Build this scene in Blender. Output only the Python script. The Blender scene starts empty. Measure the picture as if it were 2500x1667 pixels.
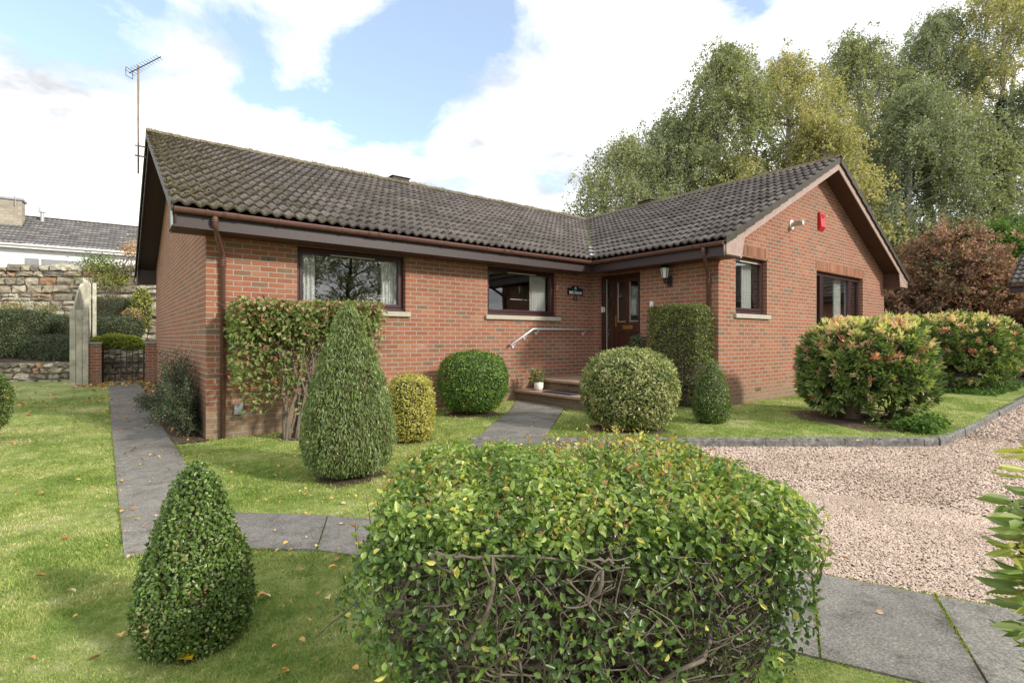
import bpy, bmesh, math
import numpy as np
from mathutils import Vector
S = bpy.context.scene
COL = S.collection
R = np.radians
# ---------------------------------------------------------------- camera
CAMZ = 1.37
PHI = R(51.95)
FW = np.array([math.cos(PHI), math.sin(PHI)]); RT = np.array([math.sin(PHI), -math.cos(PHI)])
FPX = 1276.0
cam = bpy.data.cameras.new("camera"); co = bpy.data.objects.new("camera", cam); COL.objects.link(co)
co.location = (0, 0, CAMZ); co.rotation_euler = (R(90), 0, PHI - R(90))
cam.sensor_width = 36; cam.lens = 36 * FPX / 2500; cam.shift_y = -0.003; cam.clip_end = 3000; cam.clip_start = 0.05
S.camera = co
# ---------------------------------------------------------------- light
SUN_AZ = np.array([0.42, -0.9075]); SUN_EL = R(28)
sl = bpy.data.lights.new("sun", 'SUN'); so = bpy.data.objects.new("sun", sl); COL.objects.link(so)
sl.energy = 3.0; sl.angle = R(5.0); sl.color = (1.0, 0.93, 0.82)
sd = Vector((SUN_AZ[0] * math.cos(SUN_EL), SUN_AZ[1] * math.cos(SUN_EL), math.sin(SUN_EL)))
so.rotation_euler = sd.to_track_quat('Z', 'Y').to_euler(); so.location = (10, -10, 20)
S.view_settings.view_transform = 'Standard'; S.view_settings.look = 'None'
S.view_settings.exposure = 0.50; S.view_settings.gamma = 1.0
S.cycles.max_bounces = 6; S.cycles.transparent_max_bounces = 12; S.cycles.use_denoising = True


def nn(nt, typ, **kw):
    n = nt.nodes.new(typ)
    for k, v in kw.items():
        if k in n.inputs.keys(): n.inputs[k].default_value = v
        else: setattr(n, k, v)
    return n


def lk(nt, a, b): nt.links.new(a, b)


def mathn(nt, op, a, b=None, clamp=False):
    n = nt.nodes.new('ShaderNodeMath'); n.operation = op; n.use_clamp = clamp
    for i, v in enumerate((a, b)):
        if v is None: continue
        if isinstance(v, (int, float)): n.inputs[i].default_value = v
        else: nt.links.new(v, n.inputs[i])
    return n.outputs[0]


def cam_dir(vx, vy):
    """world direction of a point of the photograph (2352 wide), used to say where in the sky the blue gaps are"""
    lx = (vx * 1.063 - 1250) / FPX; lz = (826 - vy * 1.063) / FPX
    d = np.array([FW[0] + RT[0] * lx, FW[1] + RT[1] * lx, lz]); return d / np.linalg.norm(d)


def make_world():
    w = bpy.data.worlds.new("World"); S.world = w; w.use_nodes = True
    nt = w.node_tree; nt.nodes.clear()
    out = nn(nt, 'ShaderNodeOutputWorld'); bg = nn(nt, 'ShaderNodeBackground')
    sky = nt.nodes.new('ShaderNodeTexSky'); sky.sky_type = 'NISHITA'; sky.sun_disc = False
    sky.sun_elevation = SUN_EL; sky.sun_rotation = math.atan2(SUN_AZ[0], SUN_AZ[1])
    sky.air_density = 1.0; sky.dust_density = 1.0; sky.ozone_density = 1.5
    tc = nn(nt, 'ShaderNodeTexCoord')
    sep = nn(nt, 'ShaderNodeSeparateXYZ'); lk(nt, tc.outputs['Generated'], sep.inputs[0])
    zz = mathn(nt, 'ADD', mathn(nt, 'ABSOLUTE', sep.outputs[2]), 0.22)
    cmb = nn(nt, 'ShaderNodeCombineXYZ')
    lk(nt, mathn(nt, 'DIVIDE', sep.outputs[0], zz), cmb.inputs[0]); lk(nt, mathn(nt, 'DIVIDE', sep.outputs[1], zz), cmb.inputs[1])
    n1 = nn(nt, 'ShaderNodeTexNoise', Scale=1.9, Detail=10.0, Roughness=0.62, Distortion=0.25)
    mp = nn(nt, 'ShaderNodeMapping'); mp.inputs['Location'].default_value = (3.1, 1.7, 0)
    lk(nt, cmb.outputs[0], mp.inputs[0]); lk(nt, mp.outputs[0], n1.inputs['Vector'])
    cov = mathn(nt, 'MULTIPLY', mathn(nt, 'SUBTRACT', n1.outputs['Fac'], 0.43), 6.0)
    for (vx, vy, size, amt) in [(970, 40, 0.004, 1.4), (1090, 10, .003, 1.5), (880, 120, .0035, 1.2), (950, 170, .003, 1.2), (850, 225, 0.0022, 1.1), (890, 300, 0.002, 1.15), (800, 350, .001, .9), (980, 370, .001, .8),
                                (60, 10, .004, 1.2), (190, 60, .003, 1.0), (330, 30, .002, .7), (690, 240, .0008, .8), (590, 200, .0006, .8), (740, 330, .0008, .9), (1060, 420, .001, .8), (1720, 5, 0.002, 1.1), (1850, 130, .003, .5), (600, 60, .002, .5), (1250, 380, .001, .5)]:
        d = cam_dir(vx, vy)
        dp = nt.nodes.new('ShaderNodeVectorMath'); dp.operation = 'DOT_PRODUCT'
        lk(nt, tc.outputs['Generated'], dp.inputs[0]); dp.inputs[1].default_value = tuple(d)
        g = mathn(nt, 'DIVIDE', mathn(nt, 'SUBTRACT', 1.0, dp.outputs['Value']), -size)
        e = mathn(nt, 'MULTIPLY', mathn(nt, 'EXPONENT', g), amt)
        cov = mathn(nt, 'SUBTRACT', cov, e)
    mask = mathn(nt, 'ADD', cov, 0.95, clamp=True)
    # cloud brightness: white with grey undersides
    n2 = nn(nt, 'ShaderNodeTexNoise', Scale=2.6, Detail=7.0, Roughness=0.58)
    mp2 = nn(nt, 'ShaderNodeMapping'); mp2.inputs['Location'].default_value = (7.3, 4.4, 2); lk(nt, cmb.outputs[0], mp2.inputs[0]); lk(nt, mp2.outputs[0], n2.inputs['Vector'])
    cr = nn(nt, 'ShaderNodeValToRGB'); cr.color_ramp.elements[0].position = 0.34; cr.color_ramp.elements[0].color = (0.55, 0.57, 0.60, 1)
    cr.color_ramp.elements[1].position = 0.62; cr.color_ramp.elements[1].color = (1.38, 1.37, 1.36, 1)
    lk(nt, n2.outputs['Fac'], cr.inputs[0])
    skm = nt.nodes.new('ShaderNodeMix'); skm.data_type = 'RGBA'; skm.blend_type = 'MULTIPLY'; skm.inputs[0].default_value = 1
    lk(nt, sky.outputs[0], skm.inputs[6]); skm.inputs[7].default_value = (0.215, 0.225, 0.225, 1)
    # a little thin veil over the blue
    ve = nt.nodes.new('ShaderNodeMix'); ve.data_type = 'RGBA'; ve.inputs[0].default_value = 0.22
    lk(nt, skm.outputs[2], ve.inputs[6]); ve.inputs[7].default_value = (0.9, 0.93, 0.98, 1)
    mx = nt.nodes.new('ShaderNodeMix'); mx.data_type = 'RGBA'
    lk(nt, mask, mx.inputs[0]); lk(nt, ve.outputs[2], mx.inputs[6]); lk(nt, cr.outputs[0], mx.inputs[7])
    lk(nt, mx.outputs[2], bg.inputs[0]); bg.inputs[1].default_value = 1.0
    lk(nt, bg.outputs[0], out.inputs[0])


make_world()

# ================================================================= helpers
LOC = {}


def P(vx, d, z=0.0):
    """photograph column (2352 wide) at forward distance d -> world x,y"""
    l = (vx * 1.063 - 1250) / FPX * d
    return np.array([FW[0] * d + RT[0] * l, FW[1] * d + RT[1] * l, z])


def ZP(vy, d): return CAMZ + (826 - vy * 1.063) / FPX * d


def tag(o, label=None, cat=None, group=None, kind=None):
    if label: o['label'] = label
    if cat: o['category'] = cat
    if group: o['group'] = group
    if kind: o['kind'] = kind
    return o


def thing(name, label, cat, loc=(0, 0, 0), group=None):
    o = bpy.data.objects.new(name, None); COL.objects.link(o); o.location = tuple(loc); o.empty_display_size = .2
    LOC[o.name] = np.array(loc, float)
    return tag(o, label, cat, group)


def mk(name, V, F, mat, parent=None, uv=None, rnd=None, smooth=False, loc=None):
    """one mesh object from world-space vertices"""
    V = np.asarray(V, np.float32).reshape(-1, 3)
    if parent is not None: L = LOC[parent.name]
    elif loc is not None: L = np.array(loc, float)
    else: L = np.zeros(3)
    me = bpy.data.meshes.new(name)
    V2 = (V - L).astype(np.float32)
    if isinstance(F, np.ndarray):
        m, k = F.shape
        me.vertices.add(len(V2)); me.vertices.foreach_set('co', V2.ravel())
        me.loops.add(m * k); me.loops.foreach_set('vertex_index', F.astype(np.int32).ravel())
        me.polygons.add(m); me.polygons.foreach_set('loop_start', np.arange(0, m * k, k, dtype=np.int32))
        me.update(calc_edges=True)
    else:
        me.from_pydata([tuple(v) for v in V2], [], [tuple(int(i) for i in f) for f in F]); me.update()
    if uv is not None:
        l = me.uv_layers.new(name='UVMap'); l.data.foreach_set('uv', np.asarray(uv, np.float32).ravel())
    if rnd is not None:
        a = me.attributes.new('rnd', 'FLOAT', 'FACE'); a.data.foreach_set('value', np.asarray(rnd, np.float32))
    if smooth: me.polygons.foreach_set('use_smooth', np.ones(len(me.polygons), bool))
    me.materials.append(mat)
    o = bpy.data.objects.new(name, me); COL.objects.link(o)
    if parent is not None: o.parent = parent; LOC[o.name] = L
    else: o.location = tuple(L); LOC[o.name] = L
    return o


ID = lambda u, w, z: (u, w, z)


class MB:
    """collects boxes / prisms / tubes, with uv in metres"""
    def __init__(s, T=ID): s.V = []; s.F = []; s.UV = []; s.T = T

    def add(s, vs, fs, uvs=None):
        n = len(s.V); s.V += [s.T(*v) for v in vs]
        for i, f in enumerate(fs):
            s.F.append([n + j for j in f])
            s.UV += (uvs[i] if uvs else [(0, 0)] * len(f))
        return s

    def box(s, u0, u1, w0, w1, z0, z1):
        v = [(u0, w0, z0), (u1, w0, z0), (u1, w1, z0), (u0, w1, z0), (u0, w0, z1), (u1, w0, z1), (u1, w1, z1), (u0, w1, z1)]
        f = [(0, 1, 5, 4), (1, 2, 6, 5), (2, 3, 7, 6), (3, 0, 4, 7), (4, 5, 6, 7), (3, 2, 1, 0)]
        uv = []
        for k, q in enumerate(f):
            if k in (0, 2): uv.append([(v[j][0], v[j][2]) for j in q])
            elif k in (1, 3): uv.append([(v[j][1], v[j][2]) for j in q])
            else: uv.append([(v[j][0], v[j][1]) for j in q])
        return s.add(v, f, uv)

    def prism(s, poly, w0, w1):
        """poly of (u,z) extruded in w"""
        n = len(poly); v = [(a, w0, b) for a, b in poly] + [(a, w1, b) for a, b in poly]
        f = [tuple(range(n)), tuple(range(2 * n - 1, n - 1, -1))] + [(i, n + i, n + (i + 1) % n, (i + 1) % n) for i in range(n)]
        uv = [[(v[j][0], v[j][2]) for j in q] for q in f[:2]] + [[(v[j][0] + v[j][1], v[j][2]) for j in q] for q in f[2:]]
        return s.add(v, f, uv)

    def tube(s, pts, r, n=10, caps=True):
        pts = [Vector(p) for p in pts]; rs = r if hasattr(r, '__len__') else [r] * len(pts)
        vs = []; fs = []
        for i, p in enumerate(pts):
            t = (pts[min(i + 1, len(pts) - 1)] - pts[max(i - 1, 0)]).normalized()
            a = t.orthogonal() if i == 0 else (pa - t * pa.dot(t))
            a.normalize(); pa = a.copy(); b = t.cross(a)
            for k in range(n):
                an = 2 * math.pi * k / n; vs.append(tuple(p + (a * math.cos(an) + b * math.sin(an)) * rs[i]))
        for i in range(len(pts) - 1):
            for k in range(n):
                fs.append((i * n + k, i * n + (k + 1) % n, (i + 1) * n + (k + 1) % n, (i + 1) * n + k))
        if caps: fs.append(tuple(range(n - 1, -1, -1))); fs.append(tuple((len(pts) - 1) * n + k for k in range(n)))
        return s.add(vs, fs)

    def lathe(s, c, prof, n=16):
        vs = []; fs = []
        for (r, z) in prof:
            for k in range(n):
                an = 2 * math.pi * k / n; vs.append((c[0] + r * math.cos(an), c[1] + r * math.sin(an), c[2] + z))
        for i in range(len(prof) - 1):
            for k in range(n): fs.append((i * n + k, i * n + (k + 1) % n, (i + 1) * n + (k + 1) % n, (i + 1) * n + k))
        fs.append(tuple(range(n - 1, -1, -1))); fs.append(tuple((len(prof) - 1) * n + k for k in range(n)))
        return s.add(vs, fs)

    def build(s, name, mat, parent=None, bevel=0, smooth=False, loc=None):
        o = mk(name, s.V, s.F, mat, parent, uv=s.UV, smooth=smooth, loc=loc)
        if bevel:
            m = o.modifiers.new('b', 'BEVEL'); m.width = bevel; m.segments = 2; m.limit_method = 'ANGLE'
        return o


def sn(Pn, f, seed, octs=3):
    """cheap smooth noise, -1..1"""
    rs = np.random.RandomState(seed); out = np.zeros(len(Pn)); amp = 1; tot = 0
    for o in range(octs):
        for k in range(4):
            d = rs.normal(size=3); d /= np.linalg.norm(d)
            out += amp * np.sin(Pn @ d * f * (1 + .6 * rs.rand()) * 2 * math.pi + rs.rand() * 6.28) / 2.2
        tot += amp; amp *= .5; f *= 2.1
    return out / tot


def smooth(a, b, x):
    t = np.clip((np.asarray(x, float) - a) / (b - a), 0, 1); return t * t * (3 - 2 * t)


# ================================================================= materials
def base_mat(name):
    m = bpy.data.materials.new(name); m.use_nodes = True; nt = m.node_tree
    return m, nt, nt.nodes['Principled BSDF'], nt.nodes['Material Output']


def ramp(nt, cols, fac=None):
    r = nn(nt, 'ShaderNodeValToRGB'); e = r.color_ramp.elements
    while len(e) < len(cols): e.new(0.5)
    for i, (p, c) in enumerate(cols): e[i].position = p; e[i].color = (*c, 1)
    if fac is not None: lk(nt, fac, r.inputs[0])
    return r


def mix(nt, fac, a, b, blend='MIX'):
    m = nt.nodes.new('ShaderNodeMix'); m.data_type = 'RGBA'; m.blend_type = blend
    for i, v in ((0, fac), (6, a), (7, b)):
        if isinstance(v, (int, float)): m.inputs[i].default_value = v
        elif isinstance(v, tuple): m.inputs[i].default_value = (*v, 1)
        else: lk(nt, v, m.inputs[i])
    return m.outputs[2]


def bump(nt, h, strength, dist, bs):
    b = nn(nt, 'ShaderNodeBump'); b.inputs['Strength'].default_value = strength; b.inputs['Distance'].default_value = dist
    lk(nt, h, b.inputs['Height']); lk(nt, b.outputs[0], bs.inputs['Normal']); return b


def simple(name, c, rough=.6, var=.15, scale=8.0, spec=.3, metal=0.0, bmp=0.0):
    m, nt, bs, out = base_mat(name)
    g = nn(nt, 'ShaderNodeNewGeometry')
    n = nn(nt, 'ShaderNodeTexNoise', Scale=scale, Detail=6.0, Roughness=.65); lk(nt, g.outputs['Position'], n.inputs['Vector'])
    lo = tuple(x * (1 - var) for x in c); hi = tuple(min(1, x * (1 + var)) for x in c)
    r = ramp(nt, [(.3, lo), (.7, hi)], n.outputs['Fac']); lk(nt, r.outputs[0], bs.inputs['Base Color'])
    bs.inputs['Roughness'].default_value = rough; bs.inputs['Specular IOR Level'].default_value = spec; bs.inputs['Metallic'].default_value = metal
    if bmp: bump(nt, n.outputs['Fac'], 1.0, bmp, bs)
    return m


def brick_mat(name, cols, mortar, rot=False, bw=.225, rh=.075, msize=.0085, rough=.9, dirt=True, offset=.5):
    m, nt, bs, out = base_mat(name)
    uv = nn(nt, 'ShaderNodeUVMap')
    src = uv.outputs[0]
    if rot:
        mp = nn(nt, 'ShaderNodeMapping'); mp.inputs['Rotation'].default_value = (0, 0, R(90)); lk(nt, src, mp.inputs[0]); src = mp.outputs[0]
    # tiny wobble of the joints
    nz = nn(nt, 'ShaderNodeTexNoise', Scale=9.0, Detail=3.0); lk(nt, src, nz.inputs['Vector'])
    wob = nt.nodes.new('ShaderNodeVectorMath'); wob.operation = 'MULTIPLY_ADD'
    lk(nt, nz.outputs['Color'], wob.inputs[0]); wob.inputs[1].default_value = (.008, .008, 0); lk(nt, src, wob.inputs[2])
    b = nt.nodes.new('ShaderNodeTexBrick'); lk(nt, wob.outputs[0], b.inputs['Vector'])
    b.inputs['Color1'].default_value = (0, 0, 0, 1); b.inputs['Color2'].default_value = (1, 1, 1, 1); b.inputs['Mortar'].default_value = (.5, .5, .5, 1)
    b.inputs['Scale'].default_value = 1; b.inputs['Mortar Size'].default_value = msize; b.inputs['Mortar Smooth'].default_value = .25
    b.inputs['Bias'].default_value = 0; b.inputs['Brick Width'].default_value = bw; b.inputs['Row Height'].default_value = rh
    b.offset = offset; b.squash = 1.0
    r = ramp(nt, cols, b.outputs['Color'])
    nb = nn(nt, 'ShaderNodeTexNoise', Scale=38.0, Detail=5.0, Roughness=.7); lk(nt, src, nb.inputs['Vector'])
    buff = ramp(nt, [(.5, (0, 0, 0)), (.68, (1, 1, 1))], nb.outputs['Fac'])
    c = mix(nt, mathn(nt, 'MULTIPLY', buff.outputs[0], .42), r.outputs[0], (cols[-1][1][0] * .95, cols[-1][1][1] * 1.15, cols[-1][1][2] * 1.1))
    nl = nn(nt, 'ShaderNodeTexNoise', Scale=1.1, Detail=4.0, Roughness=.6); lk(nt, src, nl.inputs['Vector'])
    big = ramp(nt, [(.3, (.84, .84, .86)), (.7, (1.1, 1.07, 1.05))], nl.outputs['Fac']); c = mix(nt, 1.0, c, big.outputs[0], 'MULTIPLY')
    mo = ramp(nt, [(.3, tuple(x * .8 for x in mortar)), (.7, mortar)], nb.outputs['Fac'])
    c = mix(nt, b.outputs['Fac'], c, mo.outputs[0])
    if dirt:  # damp, algae-stained courses by the ground
        sep = nn(nt, 'ShaderNodeSeparateXYZ'); lk(nt, src, sep.inputs[0])
        h = mathn(nt, 'ADD', sep.outputs[1], mathn(nt, 'MULTIPLY', nl.outputs['Fac'], -.5))
        dr = ramp(nt, [(0.0, (1, 1, 1)), (.42, (0, 0, 0))], h)
        c = mix(nt, mathn(nt, 'MULTIPLY', dr.outputs[0], .55), c, (.21, .185, .125)); ef = nn(nt, 'ShaderNodeTexNoise', Scale=2.6, Detail=6.0, Roughness=.7); lk(nt, src, ef.inputs['Vector']); er = ramp(nt, [(.60, (0, 0, 0)), (.74, (1, 1, 1))], ef.outputs['Fac']); c = mix(nt, mathn(nt, 'MULTIPLY', er.outputs[0], .30), c, (.46, .40, .36))
    lk(nt, c, bs.inputs['Base Color'])
    bs.inputs['Roughness'].default_value = rough; bs.inputs['Specular IOR Level'].default_value = .2
    hh = mathn(nt, 'SUBTRACT', mathn(nt, 'MULTIPLY', nb.outputs['Fac'], .45), b.outputs['Fac'])
    bump(nt, hh, .8, .006, bs)
    return m


BR_COLS = [(0.0, (.175, .12, .08)), (.10, (.225, .125, .078)), (.22, (.28, .12, .070)), (.55, (.335, .128, .073)), (.8, (.265, .100, .062)), (1.0, (.35, .17, .10))]
M = {}
M['brick'] = brick_mat('brick', BR_COLS, (.37, .33, .275))
M['soldier'] = brick_mat('soldier_brick', [(0, (.15, .085, .055)), (.5, (.28, .12, .075)), (1, (.34, .165, .105))], (.22, .14, .09), rot=True, offset=0, msize=.003, dirt=False)
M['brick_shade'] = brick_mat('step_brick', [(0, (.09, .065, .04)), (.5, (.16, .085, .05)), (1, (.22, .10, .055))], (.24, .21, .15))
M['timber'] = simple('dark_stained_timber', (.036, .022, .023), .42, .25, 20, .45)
M['barge'] = simple('painted_bargeboard', (.34, .245, .21), .55, .2, 14, .35)
M['soffit'] = simple('soffit_board', (.085, .038, .030), .6, .2, 10)
M['gutter'] = simple('brown_plastic', (.125, .062, .050), .33, .2, 9, .5)
M['frame'] = simple('window_frame_stain', (.050, .021, .024), .3, .25, 25, .5)
M['door'] = simple('mahogany_door', (.050, .017, .011), .32, .3, 18, .5)
M['sill'] = simple('concrete_sill', (.40, .38, .31), .85, .12, 15, bmp=.002)
M['brass'] = simple('brass', (.60, .40, .12), .3, .1, 20, metal=1.0)
M['steel'] = simple('brushed_steel', (.74, .74, .75), .42, .05, 20, metal=.35)
M['galv'] = simple('galvanised', (.50, .50, .50), .45, .15, 12, metal=.7)
M['black'] = simple('black_paint', (.018, .018, .020), .4, .2, 20, .5)
M['white'] = simple('white_plastic', (.78, .78, .76), .4, .04, 6)
M['whitewall'] = simple('white_render', (.80, .81, .82), .9, .04, 2, bmp=.003)
M['red'] = simple('red_plastic', (.55, .022, .030), .35, .06, 6, .5)
M['yellow'] = simple('strobe_lens', (.72, .60, .16), .3, .1, 6, .5)
M['greybox'] = simple('grey_meter_plastic', (.30, .31, .31), .5, .1, 6)
M['opal'] = simple('opal_glass', (.72, .74, .76), .25, .03, 4, .5)
M['curtain'] = simple('curtain_cloth', (.74, .75, .74), .9, .06, 30)
M['interior'] = simple('room_wall', (.22, .21, .19), .9, .1, 3)
M['lead'] = simple('lead_flashing', (.42, .45, .46), .6, .2, 6)
M['greystrip'] = simple('ridge_vent_strip', (.16, .18, .20), .6, .15, 10)
M['pot'] = simple('white_glazed_pot', (.80, .79, .75), .3, .05, 6, .5)
M['mat'] = simple('rubber_mat', (.035, .037, .042), .7, .2, 30)
M['wood'] = simple('grey_weathered_timber', (.47, .455, .37), .85, .38, 5, bmp=.003)
M['soil'] = simple('soil', (.085, .060, .040), .95, .45, 14, bmp=.02)
M['bark'] = simple('bark', (.10, .072, .052), .9, .4, 30, bmp=.004)
M['twig'] = simple('twig_bark', (.155, .128, .098), .8, .35, 40, bmp=.001)
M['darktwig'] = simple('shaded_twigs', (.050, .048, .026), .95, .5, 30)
M['birchbark'] = simple('birch_bark', (.42, .40, .36), .85, .5, 6, bmp=.004)
M['slate'] = simple('slate_cap', (.30, .32, .33), .7, .15, 8)
M['stone_chim'] = brick_mat('chimney_stone', [(0, (.30, .27, .22)), (1, (.46, .41, .33))], (.34, .31, .26), bw=.4, rh=.18, msize=.01, dirt=False)
M['signblack'] = simple('sign_enamel', (.012, .013, .022), .25, .1, 5, .5)
M['letter'] = simple('sign_lettering', (.82, .82, .80), .5, .03, 5)
M['signgreen'] = simple('sign_emblem_green', (.22, .42, .32), .5, .1, 5)


def glass_mat():
    m, nt, bs, out = base_mat('window_glass'); nt.nodes.remove(bs)
    fr = nn(nt, 'ShaderNodeFresnel'); gg = nn(nt, 'ShaderNodeNewGeometry'); lk(nt, mathn(nt, 'ADD', mathn(nt, 'MULTIPLY', gg.outputs['Backfacing'], 1 / 1.8 - 1.8), 1.8), fr.inputs['IOR']); gl = nn(nt, 'ShaderNodeBsdfGlossy', Roughness=0.0); gl.inputs[0].default_value = (1, 1, 1, 1)
    tr = nn(nt, 'ShaderNodeBsdfTransparent'); tr.inputs[0].default_value = (.88, .89, .88, 1)
    mxs = nn(nt, 'ShaderNodeMixShader'); f = mathn(nt, 'MULTIPLY', fr.outputs[0], 1.15, clamp=True)
    lk(nt, f, mxs.inputs[0]); lk(nt, tr.outputs[0], mxs.inputs[1]); lk(nt, gl.outputs[0], mxs.inputs[2]); lk(nt, mxs.outputs[0], out.inputs[0])
    g = nn(nt, 'ShaderNodeNewGeometry'); n = nn(nt, 'ShaderNodeTexNoise', Scale=1.5, Detail=1.0); lk(nt, g.outputs['Position'], n.inputs['Vector'])
    b = nn(nt, 'ShaderNodeBump'); b.inputs['Strength'].default_value = .15; b.inputs['Distance'].default_value = .01; lk(nt, n.outputs['Fac'], b.inputs['Height']); lk(nt, b.outputs[0], gl.inputs['Normal'])
    return m


M['glass'] = glass_mat()


def tile_mat(name, moss=1.0, cols=((.070, .060, .055), (.105, .091, .084), (.15, .132, .122))):
    m, nt, bs, out = base_mat(name)
    g = nn(nt, 'ShaderNodeNewGeometry'); at = nn(nt, 'ShaderNodeAttribute', attribute_name='rnd')
    r = ramp(nt, [(0, cols[0]), (.5, cols[1]), (1, cols[2])], at.outputs['Fac'])
    n = nn(nt, 'ShaderNodeTexNoise', Scale=16.0, Detail=8.0, Roughness=.7); lk(nt, g.outputs['Position'], n.inputs['Vector'])
    sp = ramp(nt, [(.35, (.65, .65, .65)), (.65, (1.25, 1.22, 1.2))], n.outputs['Fac']); c = mix(nt, 1.0, r.outputs[0], sp.outputs[0], 'MULTIPLY')
    li = nn(nt, 'ShaderNodeTexVoronoi', Scale=7.0); lk(nt, g.outputs['Position'], li.inputs['Vector'])
    lich = ramp(nt, [(.05, (1, 1, 1)), (.10, (0, 0, 0))], li.outputs['Distance']); c = mix(nt, mathn(nt, 'MULTIPLY', lich.outputs[0], .6), c, (.42, .42, .38))
    uv = nn(nt, 'ShaderNodeUVMap'); su = nn(nt, 'ShaderNodeSeparateXYZ'); lk(nt, uv.outputs[0], su.inputs[0])
    # moss: stored as how mossy this part of the roof is (u), v = place along the course (lower lip collects it)
    mn = nn(nt, 'ShaderNodeTexNoise', Scale=13.0, Detail=6.0, Roughness=.75); lk(nt, g.outputs['Position'], mn.inputs['Vector'])
    k = mathn(nt, 'ADD', mn.outputs['Fac'], mathn(nt, 'MULTIPLY', su.outputs[0], .27 * moss))
    k = mathn(nt, 'ADD', k, mathn(nt, 'MULTIPLY', mathn(nt, 'POWER', su.outputs[1], 4.0), .12 * moss))
    mr = ramp(nt, [(.64, (0, 0, 0)), (.70, (1, 1, 1))], k)
    mc = ramp(nt, [(.3, (.050, .045, .022)), (.52, (.115, .098, .040)), (.7, (.19, .165, .09))], n.outputs['Fac'])
    c = mix(nt, mathn(nt, 'MULTIPLY', mr.outputs[0], .85), c, mc.outputs[0])
    lip = ramp(nt, [(.955, (1, 1, 1)), (.985, (.30, .27, .24))], su.outputs[1]); c = mix(nt, 1.0, c, lip.outputs[0], 'MULTIPLY')  # cut tile ends darkened: algae, plus the lap gap's shade put into the colour
    lk(nt, c, bs.inputs['Base Color']); bs.inputs['Roughness'].default_value = .55; bs.inputs['Specular IOR Level'].default_value = .4
    bump(nt, mathn(nt, 'ADD', n.outputs['Fac'], mr.outputs[0]), .7, .008, bs)
    return m


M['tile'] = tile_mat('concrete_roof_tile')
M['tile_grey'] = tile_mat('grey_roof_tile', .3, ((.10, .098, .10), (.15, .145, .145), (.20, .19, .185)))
M['ridge'] = simple('mossy_ridge_tile', (.15, .125, .08), .9, .65, 22, bmp=.01)


def leaf_mat(name, cols, trans=.25, rough=.45, spec=.4):
    m, nt, bs, out = base_mat(name)
    at = nn(nt, 'ShaderNodeAttribute', attribute_name='rnd'); n = len(cols)
    r = ramp(nt, [(i / (n - 1), c) for i, c in enumerate(cols)], at.outputs['Fac'])
    lk(nt, r.outputs[0], bs.inputs['Base Color']); bs.inputs['Roughness'].default_value = rough; bs.inputs['Specular IOR Level'].default_value = spec
    tl = nn(nt, 'ShaderNodeBsdfTranslucent'); tc = mix(nt, 1.0, r.outputs[0], (1.5, 1.6, .8), 'MULTIPLY'); lk(nt, tc, tl.inputs[0])
    ms = nn(nt, 'ShaderNodeMixShader', Fac=trans); lk(nt, bs.outputs[0], ms.inputs[1]); lk(nt, tl.outputs[0], ms.inputs[2]); lk(nt, ms.outputs[0], out.inputs[0])
    return m


M['box_leaf'] = leaf_mat('box_leaves', [(.32, .26, .11), (.060, .10, .022), (.080, .14, .028), (.105, .185, .036), (.17, .25, .06), (.30, .36, .14)], .2, .32, .5)
M['thuja'] = leaf_mat('thuja_sprays', [(.15, .115, .045), (.09, .125, .034), (.13, .18, .05), (.18, .24, .075), (.24, .31, .12), (.38, .44, .25)], .15, .6, .3)
M['flat_leaf'] = leaf_mat('shrub_leaves', [(.30, .13, .08), (.10, .16, .04), (.16, .22, .06), (.24, .28, .09), (.36, .37, .17), (.42, .28, .16)], .35, .45, .4)
M['gold_leaf'] = leaf_mat('golden_leaves', [(.12, .14, .03), (.28, .28, .05), (.45, .42, .09), (.55, .50, .14), (.60, .55, .28)], .3, .45, .4)
M['green_leaf'] = leaf_mat('green_globe_leaves', [(.20, .14, .05), (.045, .105, .020), (.070, .155, .026), (.105, .215, .032), (.19, .31, .045), (.32, .41, .07)], .25, .38, .45)
M['varieg'] = leaf_mat('variegated_leaves', [(.055, .085, .024), (.075, .12, .030), (.15, .20, .055), (.28, .31, .10), (.45, .43, .20), (.58, .55, .34)], .25, .34, .5)
M['hedge_leaf'] = leaf_mat('square_hedge_leaves', [(.17, .135, .08), (.09, .12, .032), (.125, .16, .04), (.19, .23, .055), (.34, .36, .09), (.44, .42, .17)], .25, .4, .4)
M['pieris'] = leaf_mat('pieris_leaves', [(.050, .09, .032), (.090, .15, .044), (.145, .215, .060), (.22, .30, .085), (.38, .44, .16)], .25, .34, .6)
M['pieris_new'] = leaf_mat('pieris_new_growth', [(.54, .17, .14), (.62, .33, .25), (.67, .45, .34), (.69, .54, .37), (.68, .62, .32), (.52, .55, .20)], .35, .4, .4)
M['edge_new'] = leaf_mat('edge_shrub_new_leaves', [(.50, .22, .15), (.42, .30, .12), (.36, .36, .09), (.26, .34, .07), (.50, .46, .14)], .35, .4, .4)
M['front_leaf'] = leaf_mat('front_hedge_leaves', [(.050, .090, .028), (.075, .135, .036), (.11, .185, .044), (.165, .25, .055), (.26, .36, .08), (.42, .48, .13), (.58, .54, .13)], .3, .34, .5)
M['front_tip'] = leaf_mat('reddish_shoot_tips', [(.38, .10, .045), (.46, .20, .06), (.48, .36, .09), (.36, .42, .08)], .35, .4, .4)
M['dark_leaf'] = leaf_mat('dark_hedge_leaves', [(.030, .042, .020), (.042, .060, .026), (.060, .085, .035), (.09, .12, .05), (.17, .19, .085)], .15, .4, .4)
M['cotoneaster'] = leaf_mat('cotoneaster_leaves', [(.12, .07, .05), (.030, .050, .022), (.045, .072, .030), (.065, .095, .04), (.10, .13, .055)], .15, .4, .4)
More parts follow.
